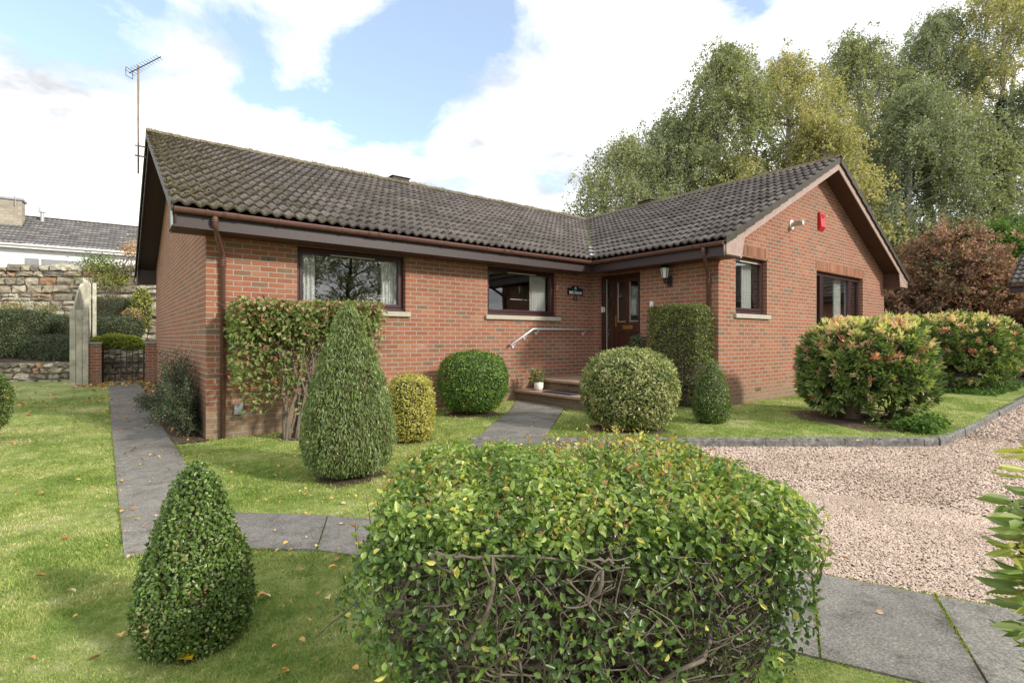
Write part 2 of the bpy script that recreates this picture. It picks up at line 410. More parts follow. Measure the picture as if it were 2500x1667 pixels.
M['yg_leaf'] = leaf_mat('yellow_green_leaves', [(.14, .18, .03), (.24, .29, .04), (.34, .38, .05), (.45, .42, .08)], .35, .5, .3)
M['birch_green'] = leaf_mat('birch_leaves_green', [(.10, .125, .065), (.17, .20, .10), (.24, .27, .13), (.32, .34, .17), (.46, .42, .19)], .30, .5, .35)
M['birch_grey'] = leaf_mat('birch_leaves_greygreen', [(.13, .155, .085), (.20, .235, .13), (.28, .31, .185), (.38, .41, .27)], .30, .5, .35)
M['birch_yellow'] = leaf_mat('birch_leaves_yellow', [(.16, .18, .08), (.27, .27, .12), (.38, .355, .16), (.48, .42, .19), (.56, .50, .25)], .35, .5, .35)
M['maple'] = leaf_mat('red_maple_leaves', [(.09, .12, .05), (.17, .13, .075), (.30, .16, .115), (.43, .24, .19), (.54, .36, .30)], .3, .5, .3)
M['fresh'] = leaf_mat('fresh_green_leaves', [(.045, .09, .025), (.07, .14, .03), (.11, .20, .04), (.19, .28, .07)], .35, .5, .3)
M['ivy'] = leaf_mat('ivy_leaves', [(.012, .028, .010), (.022, .045, .016), (.040, .07, .025)], .1, .35, .5)
M['litter'] = leaf_mat('fallen_leaf', [(.30, .16, .07), (.48, .26, .09), (.62, .36, .12), (.60, .42, .10), (.62, .52, .34), (.30, .12, .05)], .1, .7, .2)
M['moss'] = leaf_mat('roof_moss', [(.05, .045, .02), (.095, .085, .03), (.16, .14, .045), (.24, .21, .09)], .05, .9, .1)
M['bigleaf'] = leaf_mat('yellow_fallen_leaf', [(.60, .40, .02), (.68, .48, .03)], .2, .5, .3)


def lawn_mat(name, blades=False):
    m, nt, bs, out = base_mat(name)
    g = nn(nt, 'ShaderNodeNewGeometry')
    n1 = nn(nt, 'ShaderNodeTexNoise', Scale=1.3, Detail=6.0, Roughness=.72); lk(nt, g.outputs['Position'], n1.inputs['Vector'])
    n2 = nn(nt, 'ShaderNodeTexNoise', Scale=9.0, Detail=6.0, Roughness=.75); lk(nt, g.outputs['Position'], n2.inputs['Vector'])
    a = ramp(nt, [(.36, (.135, .24, .045)), (.46, (.25, .345, .085)), (.54, (.38, .45, .15)), (.64, (.60, .60, .32))], mathn(nt, 'ADD', mathn(nt, 'MULTIPLY', n1.outputs['Fac'], .62), mathn(nt, 'MULTIPLY', n2.outputs['Fac'], .40)))
    c = a.outputs[0]
    if blades:
        at = nn(nt, 'ShaderNodeAttribute', attribute_name='rnd')
        rr = ramp(nt, [(0, (.7, .72, .7)), (.75, (1.15, 1.12, 1.0)), (.92, (1.35, 1.25, 1.2)), (1, (1.9, 1.55, 1.9))], at.outputs['Fac'])
        c = mix(nt, 1.0, c, rr.outputs[0], 'MULTIPLY')
    else:
        n3 = nn(nt, 'ShaderNodeTexNoise', Scale=70.0, Detail=4.0, Roughness=.8); lk(nt, g.outputs['Position'], n3.inputs['Vector'])
        rr = ramp(nt, [(.3, (.6, .62, .6)), (.7, (1.25, 1.22, 1.2))], n3.outputs['Fac']); c = mix(nt, 1.0, c, rr.outputs[0], 'MULTIPLY')
        bump(nt, n3.outputs['Fac'], 1.0, .03, bs)
    lk(nt, c, bs.inputs['Base Color']); bs.inputs['Roughness'].default_value = .7; bs.inputs['Specular IOR Level'].default_value = .15
    if blades:
        tl = nn(nt, 'ShaderNodeBsdfTranslucent'); lk(nt, c, tl.inputs[0]); ms = nn(nt, 'ShaderNodeMixShader', Fac=.3)
        lk(nt, bs.outputs[0], ms.inputs[1]); lk(nt, tl.outputs[0], ms.inputs[2]); lk(nt, ms.outputs[0], out.inputs[0])
    return m


M['lawn'] = lawn_mat('lawn_turf'); M['blade'] = lawn_mat('grass_blades', True)


def slab_mat():
    m, nt, bs, out = base_mat('concrete_slab')
    g = nn(nt, 'ShaderNodeNewGeometry'); at = nn(nt, 'ShaderNodeAttribute', attribute_name='rnd')
    n = nn(nt, 'ShaderNodeTexNoise', Scale=85.0, Detail=6.0, Roughness=.85); lk(nt, g.outputs['Position'], n.inputs['Vector'])
    n2 = nn(nt, 'ShaderNodeTexNoise', Scale=2.2, Detail=6.0, Roughness=.65); lk(nt, g.outputs['Position'], n2.inputs['Vector'])
    a = ramp(nt, [(.40, (.105, .102, .096)), (.5, (.185, .178, .166)), (.62, (.31, .30, .278))], n.outputs['Fac'])
    b = ramp(nt, [(.3, (.80, .79, .77)), (.7, (1.15, 1.15, 1.13))], n2.outputs['Fac']); c = mix(nt, 1.0, a.outputs[0], b.outputs[0], 'MULTIPLY')
    t = ramp(nt, [(0, (.82, .82, .84)), (1, (1.14, 1.13, 1.1))], at.outputs['Fac']); c = mix(nt, 1.0, c, t.outputs[0], 'MULTIPLY')
    v = nn(nt, 'ShaderNodeTexVoronoi', Scale=2.3); lk(nt, g.outputs['Position'], v.inputs['Vector'])
    n5 = nn(nt, 'ShaderNodeTexNoise', Scale=5.5, Detail=7.0, Roughness=.7); lk(nt, g.outputs['Position'], n5.inputs['Vector']); st = ramp(nt, [(.34, (.62, .62, .58)), (.48, (1, 1, 1)), (.7, (1.12, 1.11, 1.08))], n5.outputs['Fac']); c = mix(nt, 1.0, c, st.outputs[0], 'MULTIPLY')
    sp = ramp(nt, [(.02, (1, 1, 1)), (.03, (0, 0, 0))], v.outputs['Distance']); c = mix(nt, mathn(nt, 'MULTIPLY', sp.outputs[0], .7), c, (.5, .48, .43))
    lk(nt, c, bs.inputs['Base Color']); bs.inputs['Roughness'].default_value = .85; bs.inputs['Specular IOR Level'].default_value = .2
    bump(nt, n.outputs['Fac'], .6, .004, bs); return m


M['slab'] = slab_mat()


def gravel_mat(name, attr):
    m, nt, bs, out = base_mat(name)
    cols = [(0, (.16, .145, .14)), (.08, (.27, .22, .195)), (.24, (.40, .305, .25)), (.5, (.48, .375, .30)), (.72, (.545, .435, .355)), (.9, (.60, .50, .42)), (1, (.40, .26, .16))]
    if attr:
        at = nn(nt, 'ShaderNodeAttribute', attribute_name='rnd'); r = ramp(nt, cols, at.outputs['Fac']); g = nn(nt, 'ShaderNodeNewGeometry'); nz = nn(nt, 'ShaderNodeTexNoise', Scale=.8, Detail=5.0, Roughness=.65); lk(nt, g.outputs['Position'], nz.inputs['Vector']); w_ = ramp(nt, [(.34, (.82, .80, .77)), (.6, (1.15, 1.15, 1.15))], nz.outputs['Fac']); lk(nt, mix(nt, 1.0, r.outputs[0], w_.outputs[0], 'MULTIPLY'), bs.inputs['Base Color'])
    else:
        g = nn(nt, 'ShaderNodeNewGeometry'); v = nn(nt, 'ShaderNodeTexVoronoi', Scale=42.0); lk(nt, g.outputs['Position'], v.inputs['Vector'])
        s = nn(nt, 'ShaderNodeSeparateColor'); lk(nt, v.outputs['Color'], s.inputs[0]); r = ramp(nt, cols, s.outputs[0])
        e = ramp(nt, [(.2, (.92, .92, .92)), (.6, (.36, .33, .31))], v.outputs['Distance']); c = mix(nt, 1.0, r.outputs[0], e.outputs[0], 'MULTIPLY')
        lk(nt, c, bs.inputs['Base Color']); bump(nt, mathn(nt, 'SUBTRACT', 1.0, v.outputs['Distance']), 1.0, .02, bs)
    bs.inputs['Roughness'].default_value = .8; bs.inputs['Specular IOR Level'].default_value = .25
    return m


M['gravel'] = gravel_mat('gravel_bed', False); M['pebble'] = gravel_mat('gravel_stones', True)
m_, nt_, bs_, _o = base_mat('old_kerb_concrete')
g_ = nn(nt_, 'ShaderNodeNewGeometry'); n_ = nn(nt_, 'ShaderNodeTexNoise', Scale=14.0, Detail=8.0, Roughness=.7); lk(nt_, g_.outputs['Position'], n_.inputs['Vector'])
r_ = ramp(nt_, [(.32, (.055, .055, .050)), (.5, (.15, .148, .138)), (.64, (.24, .235, .215)), (.72, (.48, .46, .40))], n_.outputs['Fac']); lk(nt_, r_.outputs[0], bs_.inputs['Base Color'])
bs_.inputs['Roughness'].default_value = .9; bump(nt_, n_.outputs['Fac'], .8, .01, bs_); M['kerb'] = m_


def stone_mat():
    m, nt, bs, out = base_mat('rubble_stone')
    g = nn(nt, 'ShaderNodeNewGeometry'); at = nn(nt, 'ShaderNodeAttribute', attribute_name='rnd')
    r = ramp(nt, [(0, (.20, .18, .15)), (.2, (.31, .27, .21)), (.45, (.42, .36, .27)), (.7, (.50, .45, .35)), (.88, (.56, .53, .45)), (.94, (.44, .25, .15)), (1, (.42, .28, .18))], at.outputs['Fac'])
    n = nn(nt, 'ShaderNodeTexNoise', Scale=6.0, Detail=8.0, Roughness=.7); lk(nt, g.outputs['Position'], n.inputs['Vector'])
    s = ramp(nt, [(.32, (.45, .45, .42)), (.6, (1.15, 1.13, 1.1))], n.outputs['Fac']); c = mix(nt, 1.0, r.outputs[0], s.outputs[0], 'MULTIPLY')
    lk(nt, c, bs.inputs['Base Color']); bs.inputs['Roughness'].default_value = .95; bump(nt, n.outputs['Fac'], 1.0, .03, bs); return m


M['stone'] = stone_mat(); M['mortar'] = simple('old_mortar', (.20, .18, .145), .95, .4, 8, bmp=.02)
M['paving'] = simple('entrance_paving', (.34, .235, .17), .85, .25, 9, bmp=.003)
M['ground'] = simple('far_ground', (.10, .12, .04), .95, .3, 1.0)
M['bank'] = simple('ivy_bank', (.035, .05, .02), .95, .5, 3.0, bmp=.1)


# ================================================================= terrain
def H(x, y):
    x = np.asarray(x, float); y = np.asarray(y, float); s = x * FW[0] + y * FW[1]
    h = smooth(2.2, 4.6, x) * (.10 * smooth(3.8, 6.2, s) + .06 * smooth(6.5, 10.5, s))
    h = h + .22 * smooth(9, 16.3, y) * (1 - smooth(1.2, 3.0, x))
    return h


KERB = [(3.72, 5.60), (4.3, 5.15), (8.25, 2.05), (8.44, 1.95), (8.75, 1.92), (15.95, 2.1), (26, 2.3)]
GRAVEL = [(3.9, 5.42), (4.3, 5.10), (8.25, 2.0), (8.44, 1.90), (8.75, 1.87), (15.95, 2.05), (26, 2.25), (26, -9), (5.2, -9), (3.95, -.5), (3.72, .1), (3.45, .80), (3.22, 1.32), (2.72, 2.3), (2.25, 3.05), (3.05, 3.75), (4.1, 4.68)]


def inpoly(px, py, poly):
    ins = np.zeros(px.shape, bool); n = len(poly)
    for i in range(n):
        x1, y1 = poly[i]; x2, y2 = poly[(i + 1) % n]
        c = ((y1 > py) != (y2 > py)) & (px < (x2 - x1) * (py - y1) / (y2 - y1 + 1e-12) + x1)
        ins ^= c
    return ins


SLABS = []
ys = [4.04, 4.90, 5.89, 6.84, 7.78, 8.75, 9.70, 10.6, 11.5, 12.4, 13.3, 14.2, 15.1, 16.5, 18.3]
for a, b in zip(ys[:-1], ys[1:]): SLABS.append([(.10, a), (.72, a), (.72, b), (.10, b)])
top = [(.72, 4.62), (1.36, 4.03), (2.1, 3.2), (2.75, 2.3), (3.25, 1.32), (3.47, .80), (3.76, .1), (4.0, -.6)]
bot = [(.72, 3.72), (1.08, 3.416), (1.55, 2.75), (2.0, 1.85), (2.40, .94), (2.64, .42), (2.90, -.15), (3.15, -.7)]
for i in range(len(top) - 1): SLABS.append([bot[i], bot[i + 1], top[i + 1], top[i]])


def sl_pt(s, side):
    l = (-.389 + .196 * (s - 7.09)) if side == 0 else (.513 + .2 * (s - 7.11))
    return (FW[0] * s + RT[0] * l, FW[1] * s + RT[1] * l)


SLABS.append([(6.35, 7.98), sl_pt(9.05, 0), sl_pt(9.05, 1), (6.35, 6.60)])
ss = [9.05, 8.42, 7.85, 7.28, 6.68, 6.08, 5.48, 4.9, 4.3]
for a, b in zip(ss[:-1], ss[1:]): SLABS.append([sl_pt(a, 0), sl_pt(b, 0), sl_pt(b, 1), sl_pt(a, 1)])


def in_slabs(x, y):
    r = np.zeros(x.shape, bool)
    for p in SLABS: r |= inpoly(x, y, p)
    return r


def grid_sheet(name, xs, ys, zf, mat, keep=None, kind='structure'):
    X, Y = np.meshgrid(xs, ys); Z = zf(X, Y)
    V = np.stack([X, Y, Z], -1).reshape(-1, 3); nx = len(xs)
    i = np.arange((len(ys) - 1) * (nx - 1)); r = i // (nx - 1); c = i % (nx - 1); a = r * nx + c
    F = np.stack([a, a + 1, a + nx + 1, a + nx], -1)
    if keep is not None:
        cx = V[F].mean(1); F = F[keep(cx[:, 0], cx[:, 1])]
    o = mk(name, V, F, mat, smooth=True); return tag(o, kind=kind)


BED = [(.72, 8.07), (1.09, 8.0), (1.09, 16.5), (.72, 16.5)]


def build_ground():
    grid_sheet('ground', np.linspace(-400, 600, 30), np.linspace(-400, 800, 30), lambda x, y: x * 0 - .12, M['ground'])
    step = .07
    grid_sheet('lawn', np.arange(-14, 18, step), np.arange(-3, 20, step), lambda x, y: H(x, y) + .006 * np.sin(x * 3.1 + 1) * np.sin(y * 2.7), M['lawn'], keep=lambda x, y: ~inpoly(x, y, GRAVEL) & ~((x > 1.3) & (y > 8.2) & (x < 16.9)) & ~((x > 8.7) & (y > 5.1) & (x < 16.9)))
    grid_sheet('gravel_drive', np.arange(2, 26.1, .4), np.arange(-9, 5.9, .3), lambda x, y: x * 0 - .012, M['gravel'])
    # slabs
    V = []; F = []; rn = []; rs = np.random.RandomState(5)
    for p in SLABS:
        q = np.array(p); c = q.mean(0); t = .014 + rs.rand() * .004; n = len(V)
        q2 = []
        for v in q:
            d = v - c; q2.append(c + d * (1 - .006 / np.linalg.norm(d) * 1.3))
        for v in q2: V.append((v[0], v[1], float(H(*v)) + t))
        for v in q2: V.append((v[0], v[1], float(H(*v)) - .05))
        F += [[n, n + 1, n + 2, n + 3]] + [[n + i, n + 4 + i, n + 4 + (i + 1) % 4, n + (i + 1) % 4] for i in range(4)]; rn += [rs.rand()] * 5
    # subdivide slab tops along the slope is not needed: each is short
    o = mk('path', V, F, M['slab'], rnd=rn); tag(o, kind='structure')
    # moss in the joints: little tufts standing between slabs
    pts = []
    for p in SLABS:
        for i in range(4):
            a = np.array(p[i]); b = np.array(p[(i + 1) % 4]); L = np.linalg.norm(b - a); k = int(L * 260)
            t = rs.rand(k, 1); q = a + (b - a) * t + rs.normal(size=(k, 2)) * .004; dens = sn(np.c_[q, np.zeros(k)], .9, 77) + rs.rand(k) * .6
            pts.append(q[dens > .55])
    q = np.concatenate(pts); z = H(q[:, 0], q[:, 1]) + .004
    n = len(q); up = np.tile([0, 0, 1.], (n, 1)) + rs.normal(size=(n, 3)) * .5
    leaves('joint_moss', np.c_[q, z], up, .014 + rs.rand(n) * .012, .006 + rs.rand(n) * .004, M['yg_leaf'], rnd=rs.rand(n) * .5, kind='stuff', label='bright green moss growing in the joints of the paving slabs', along=True, parent=None)
    # soil bed against the gable wall
    xs = np.linspace(.725, 1.12, 7); grid_sheet('soil_bed', xs, np.arange(7.95, 16.5, .1), lambda x, y: H(x, y) + .018 + .01 * np.sin(x * 40) * np.sin(y * 23), M['soil'])
    # kerb
    V = []; F = []; prof = [(-.075, -.06), (-.075, .085), (-.055, .102), (.02, .106), (.05, .098), (.062, .07), (.062, -.06)]
    pts = []
    for (a, b) in zip(KERB[:-1], KERB[1:]):
        a = np.array(a); b = np.array(b); L = np.linalg.norm(b - a); k = max(1, round(L / .915))
        for i in range(k): pts.append((a + (b - a) * i / k, a + (b - a) * (i + 1) / k))
    for (a, b) in pts:
        d = (b - a) / np.linalg.norm(b - a); nrm = np.array([-d[1], d[0]]); j = rs.normal() * .003; n = len(V); g = .003
        for e in (a + d * g, b - d * g):
            for (w, z) in prof: V.append((e[0] - nrm[0] * (w + j), e[1] - nrm[1] * (w + j), z + rs.normal() * .0015))
        k = len(prof)
        for i in range(k - 1): F.append([n + i, n + i + 1, n + k + i + 1, n + k + i])
        F.append(list(range(n + k - 1, n - 1, -1))); F.append(list(range(n + k, n + 2 * k)))
    tag(mk('kerb', V, F, M['kerb']), kind='structure')


# ================================================================= foliage
def orth(d, rs):
    a = rs.normal(size=d.shape); a -= (a * d).sum(1, keepdims=True) * d; return a / np.linalg.norm(a, axis=1, keepdims=True)


def leaves(name, Pt, Dn, L, W, mat, rnd=None, parent=None, rs=None, along=False, hexa=False, fold=.18, droop=0.0, label=None, cat=None, kind=None, group=None, tilt=.7):
    """leaf blades. Dn = surface normals (leaf faces about that way) or, with along=True, leaf directions"""
    rs = rs or np.random.RandomState(len(Pt) % 9973 + 7)
    n = len(Pt); Dn = Dn / np.maximum(np.linalg.norm(Dn, axis=1, keepdims=True), 1e-6)
    if along: d = Dn; N = orth(d, rs)
    else:
        N = Dn + rs.normal(size=(n, 3)) * tilt; N /= np.linalg.norm(N, axis=1, keepdims=True); d = orth(N, rs)
        d[:, 2] -= droop; d /= np.linalg.norm(d, axis=1, keepdims=True)
        N -= (N * d).sum(1, keepdims=True) * d; N /= np.maximum(np.linalg.norm(N, axis=1, keepdims=True), 1e-6)
    s = np.cross(N, d); L = np.broadcast_to(L, n)[:, None]; W = np.broadcast_to(W, n)[:, None]
    if rnd is None: rnd = rs.rand(n)
    b = Pt; t = Pt + d * L
    if hexa:
        r1 = b + d * L * .30 + s * W * .46 + N * W * fold; r2 = b + d * L * .68 + s * W * .40 + N * W * fold * .8
        l1 = b + d * L * .30 - s * W * .46 + N * W * fold; l2 = b + d * L * .68 - s * W * .40 + N * W * fold * .8
        t = t - N * L * .10
        V = np.stack([b, r1, r2, t, l2, l1], 1).reshape(-1, 3); i = np.arange(n)[:, None] * 6
        F = np.concatenate([i + [0, 1, 2, 3], i + [0, 3, 4, 5]], 1).reshape(-1, 4)
    else:
        r1 = b + d * L * .5 + s * W * .5 + N * W * fold; l1 = b + d * L * .5 - s * W * .5 + N * W * fold
        V = np.stack([b, r1, t, l1], 1).reshape(-1, 3); i = np.arange(n)[:, None] * 4
        F = np.concatenate([i + [0, 1, 2], i + [0, 2, 3]], 1).reshape(-1, 3)
    o = mk(name, V, F, mat, parent, rnd=np.repeat(np.clip(rnd, 0, 1), 2))
    if label or kind: tag(o, label, cat, group, kind)
    return o


def tubes(name, lines, mat, parent=None, n=5):
    """lines: list of (pts Kx3, radii K)"""
    V = []; F = []; off = 0
    ang = np.arange(n) * 2 * math.pi / n; ca = np.cos(ang)[:, None]; sa = np.sin(ang)[:, None]
    for pts, rad in lines:
        pts = np.asarray(pts, float); k = len(pts)
        T = np.gradient(pts, axis=0); T /= np.maximum(np.linalg.norm(T, axis=1, keepdims=True), 1e-9)
        ref = np.array([0.3, .9, .2]) if abs(T[0, 2]) > .8 else np.array([.1, .1, 1.])
        a = np.cross(T, ref); a /= np.maximum(np.linalg.norm(a, axis=1, keepdims=True), 1e-9); b = np.cross(T, a)
        for i in range(k): V.append(pts[i] + (ca * a[i] + sa * b[i]) * rad[i])
        idx = np.arange(n); nx = (idx + 1) % n
        for i in range(k - 1): F.append(np.stack([off + i * n + idx, off + i * n + nx, off + (i + 1) * n + nx, off + (i + 1) * n + idx], 1))
        off += k * n
    return mk(name, np.concatenate(V), np.concatenate(F), mat, parent, smooth=True)


def bez(a, b, c, k=6, wob=0, rs=None):
    t = np.linspace(0, 1, k)[:, None]; p = (1 - t) ** 2 * a + 2 * t * (1 - t) * b + t ** 2 * c
    if wob: p[1:-1] += rs.normal(size=(k - 2, 3)) * wob
    return p


def rot_surface(c, prof, n, rs, bumps=.03, bf=1.5, seed=1, depth=.05, zs=1.0):
    """random points just inside the surface of revolution through prof [(r,z)..]"""
    pr = np.array(prof, float); seg = np.hypot(np.diff(pr[:, 0]), np.diff(pr[:, 1])); ar = seg * (pr[1:, 0] + pr[:-1, 0] + .01); cum = np.r_[0, np.cumsum(ar)]; cum /= cum[-1]
    u = rs.rand(n); i = np.clip(np.searchsorted(cum, u) - 1, 0, len(seg) - 1); t = rs.rand(n)
    r = pr[i, 0] + (pr[i + 1, 0] - pr[i, 0]) * t; z = pr[i, 1] + (pr[i + 1, 1] - pr[i, 1]) * t
    dr = pr[i + 1, 0] - pr[i, 0]; dz = pr[i + 1, 1] - pr[i, 1]; th = rs.rand(n) * 2 * math.pi
    N = np.stack([dz * np.cos(th), dz * np.sin(th), -dr], 1); N /= np.maximum(np.linalg.norm(N, axis=1, keepdims=True), 1e-9)
    p = np.stack([r * np.cos(th), r * np.sin(th), z], 1)
    bp = sn(p, bf, seed) * bumps
    p = p + N * (bp - rs.rand(n) ** 1.6 * depth)[:, None]
    return p + np.array(c), N


def box_surface(c, half, n, rs, power=6, bumps=.03, bf=1.5, seed=1, depth=.05, yaw=0.0):
    d = rs.normal(size=(n, 3)); d /= np.abs(d).max(1, keepdims=True)
    d += 0  # cube surface samples
    f = rs.randint(0, 3, n); A = [half[1] * half[2], half[0] * half[2], half[0] * half[1]]; f = rs.choice(3, n, p=np.array(A) / sum(A))
    q = rs.rand(n, 3) * 2 - 1; q[np.arange(n), f] = np.sign(q[np.arange(n), f] + 1e-9)
    r = (np.abs(q) ** power).sum(1) ** (-1 / power); q = q * r[:, None]
    N = np.sign(q) * np.abs(q) ** (power - 1) / np.array(half); N /= np.linalg.norm(N, axis=1, keepdims=True)
    p = q * np.array(half); p = p + N * (sn(p, bf, seed) * bumps - rs.rand(n) ** 1.6 * depth)[:, None]
    cy, sy = math.cos(yaw), math.sin(yaw)
    Rm = np.array([[cy, -sy, 0], [sy, cy, 0], [0, 0, 1]])
    return p @ Rm.T + np.array(c), N @ Rm.T


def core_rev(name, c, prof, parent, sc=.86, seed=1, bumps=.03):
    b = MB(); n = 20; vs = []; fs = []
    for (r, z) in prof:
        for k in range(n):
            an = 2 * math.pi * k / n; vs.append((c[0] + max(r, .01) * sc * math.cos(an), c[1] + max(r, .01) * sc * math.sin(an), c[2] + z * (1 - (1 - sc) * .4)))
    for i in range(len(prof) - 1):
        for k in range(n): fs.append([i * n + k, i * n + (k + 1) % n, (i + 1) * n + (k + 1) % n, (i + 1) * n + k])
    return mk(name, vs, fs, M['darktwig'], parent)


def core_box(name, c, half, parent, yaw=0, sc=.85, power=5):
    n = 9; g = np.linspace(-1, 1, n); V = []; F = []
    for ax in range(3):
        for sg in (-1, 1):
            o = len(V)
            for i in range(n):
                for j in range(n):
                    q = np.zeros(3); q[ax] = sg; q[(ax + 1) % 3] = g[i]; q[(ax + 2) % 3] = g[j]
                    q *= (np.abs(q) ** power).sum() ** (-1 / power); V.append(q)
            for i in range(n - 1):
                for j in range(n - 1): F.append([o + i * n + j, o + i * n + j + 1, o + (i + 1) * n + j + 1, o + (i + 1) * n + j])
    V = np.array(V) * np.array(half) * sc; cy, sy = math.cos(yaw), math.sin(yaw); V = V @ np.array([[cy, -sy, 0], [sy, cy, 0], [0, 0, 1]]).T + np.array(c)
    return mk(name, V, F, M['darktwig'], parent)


def clump_rnd(p, rs, f=3.0, seed=3, spread=.5):
    return np.clip(.45 + sn(p, f, seed, 2) * .22 + rs.normal(size=len(p)) * spread * .45, 0, 1)


def topiary(name, label, cat, c, prof, n, leaf, mat, seed, bumps=.02, bf=2.0, depth=.05, hexa=False, tilt=.7, along=None, core=.86, stem=True, rng=None, clf=3.0):
    rs = np.random.RandomState(seed); t = thing(name, label, cat, c)
    p, N = rot_surface(c, prof, n, rs, bumps, bf, seed, depth)
    rn = .12 + .88 * clump_rnd(p, rs, clf, seed + 1); br = sn(p, clf * .35, seed + 9) > .80; rn = np.where(br & (rs.rand(n) < .35), 0.0, rn); k_ = rs.rand(n) < .035; p = p + N * (k_ * rs.rand(n) * leaf[0] * 1.6)[:, None] * (1 if core else 0)
    # the odd dead leaf
    if along is not None:
        D = N * along[0] + np.array([0, 0, along[1]]) + rs.normal(size=p.shape) * along[2]
        leaves('foliage', p, D, leaf[0] * (.6 + rs.rand(n) * .8), leaf[1] * (.7 + rs.rand(n) * .6), mat, rn, t, rs, along=True, hexa=hexa)
    else:
        leaves('foliage', p, N, leaf[0] * (.7 + rs.rand(n) * .6), leaf[1] * (.7 + rs.rand(n) * .6), mat, rn, t, rs, hexa=hexa, tilt=tilt)
    core_rev('twigs', c, prof, t, core)
    if stem: tubes('stem', [(np.array([[c[0], c[1], c[2] - .02], [c[0] + .01, c[1], c[2] + prof[len(prof) // 2][1]]]), [.035, .02])], M['bark'], t, 8)
    return t


def clipped_box(name, label, cat, c, half, n, leaf, mat, seed, yaw=0, power=6, bumps=.03, bf=1.5, depth=.06, hexa=False, tilt=.7, core=.86, group=None):
    rs = np.random.RandomState(seed); t = thing(name, label, cat, (c[0], c[1], c[2] - half[2]), group)
    p, N = box_surface(c, half, n, rs, power, bumps, bf, seed, depth, yaw)
    leaves('foliage', p, N, leaf[0] * (.7 + rs.rand(n) * .6), leaf[1] * (.7 + rs.rand(n) * .6), mat, clump_rnd(p, rs, 2.0, seed), t, rs, hexa=hexa, tilt=tilt)
    core_box('twigs', c, half, t, yaw, core, power)
    return t


def tree(name, label, base, height, rad, zlow, mat, seed, nclump=120, ntw=8, per=26, leaf=(.115, .085), bark='birchbark', droop=.9, lean=(0, 0), topw=.35, cs=.55, group=None, trunks=1, cat='tree', flat=0.0, tw=.018):
    rs = np.random.RandomState(seed); t = thing(name, label, cat, base, group); base = np.array(base, float)
    lines = []; tr = []
    for k in range(trunks):
        top_ = base + np.array([lean[0] + rs.normal() * .3, lean[1] + rs.normal() * .3, height * (.97 - .1 * k)])
        off = np.array([rs.normal() * .25 * k, rs.normal() * .25 * k, 0]); mid = (base + top_) / 2 + np.array([rs.normal() * .4, rs.normal() * .4, 0]) + off
        pts = bez(base + off * .3, mid, top_, 14, .04, rs); r0 = height * tw * (1 if k == 0 else .75); rad_ = r0 * (1 - np.linspace(0, 1, 14)) ** .8 + .012
        lines.append((pts, rad_)); tr.append(pts)
    tubes('trunk', lines, M[bark], t, 8)
    br = []; P_ = []; D_ = []; Rn = []
    for c in range(nclump):
        u = rs.rand() ** .85; tz = zlow + (1 - zlow) * u
        prof = (min(1, (u + .12) / .35)) ** .6 * ((1 - u) ** .75 * (1 - topw) + topw * (1 - u ** 4)) if flat == 0 else math.sqrt(max(0.02, 1 - (abs(u - .35) / .68) ** 2.2))
        rr = rad * prof * math.sqrt(.18 + .82 * rs.rand()); an = rs.rand() * 6.283
        trk = tr[rs.randint(len(tr))]
        zc = base[2] + tz * height; i0 = np.clip(np.searchsorted(trk[:, 2], zc - rr * .55), 0, len(trk) - 1); a = trk[i0]
        ax = trk[np.clip(np.searchsorted(trk[:, 2], zc), 0, len(trk) - 1)]
        cc = np.array([ax[0] + rr * math.cos(an), ax[1] + rr * math.sin(an), zc])
        midp = (a + cc) / 2 + np.array([0, 0, .18 * rr]); bl = bez(a, midp, cc, 6, .05, rs)
        br.append((bl, np.linspace(.02 + .012 * rr, .006, 6)))
        crn = rs.normal() * .16
        sc = cs * (.7 + .6 * rs.rand()) * (.6 + .4 * (1 - u))
        for k in range(ntw):
            st = cc + rs.normal(size=3) * np.array([sc, sc, sc * .7]); outd = np.array([st[0] - ax[0], st[1] - ax[1], 0]); outd /= np.linalg.norm(outd) + 1e-6
            ln = (.5 + rs.rand() * .9) * (1 if droop > .5 else .7); v = outd * .5 * (1 - droop * .5) + np.array([0, 0, -droop]) + rs.normal(size=3) * .25
            tt = rs.rand(per)[:, None]; p = st + v * ln * tt + rs.normal(size=(per, 3)) * .075
            P_.append(p); D_.append(rs.normal(size=(per, 3)) + np.array([0, 0, .3]) + outd * .4); Rn.append(np.full(per, crn) + .5 + rs.normal(size=per) * .2)
            if k < 3: br.append((np.stack([cc, (cc + st) / 2 + rs.normal(size=3) * .05, st, st + v * ln * .8]), [.008, .006, .005, .003]))
    tubes('branches', br, M[bark], t, 4)
    P_ = np.concatenate(P_); D_ = np.concatenate(D_); n = len(P_)
    leaves('crown', P_, D_, leaf[0] * (.6 + rs.rand(n) * .8), leaf[1] * (.6 + rs.rand(n) * .8), mat, np.concatenate(Rn), t, rs, tilt=.5)
    return t


# ================================================================= the bungalow
XA, YA = 1.09, 8.07      # outer corner of the long wing
XB = 8.56                # face of the entrance wall
YC = 5.02                # gable face of the cross wing
XD, YE = 16.94, 16.45
EZ, RZ = 3.00, 5.30      # tile edge, ridge
RUN = 4.66; SLOPE = (RZ - EZ) / RUN
OV = .51                 # eave overhang of the tiles
TFRONT = lambda y0: (lambda u, w, z: (u, y0 + w, z))     # walls facing -y
TSIDE = lambda x0: (lambda u, w, z: (x0 + w, u, z))      # walls facing -x


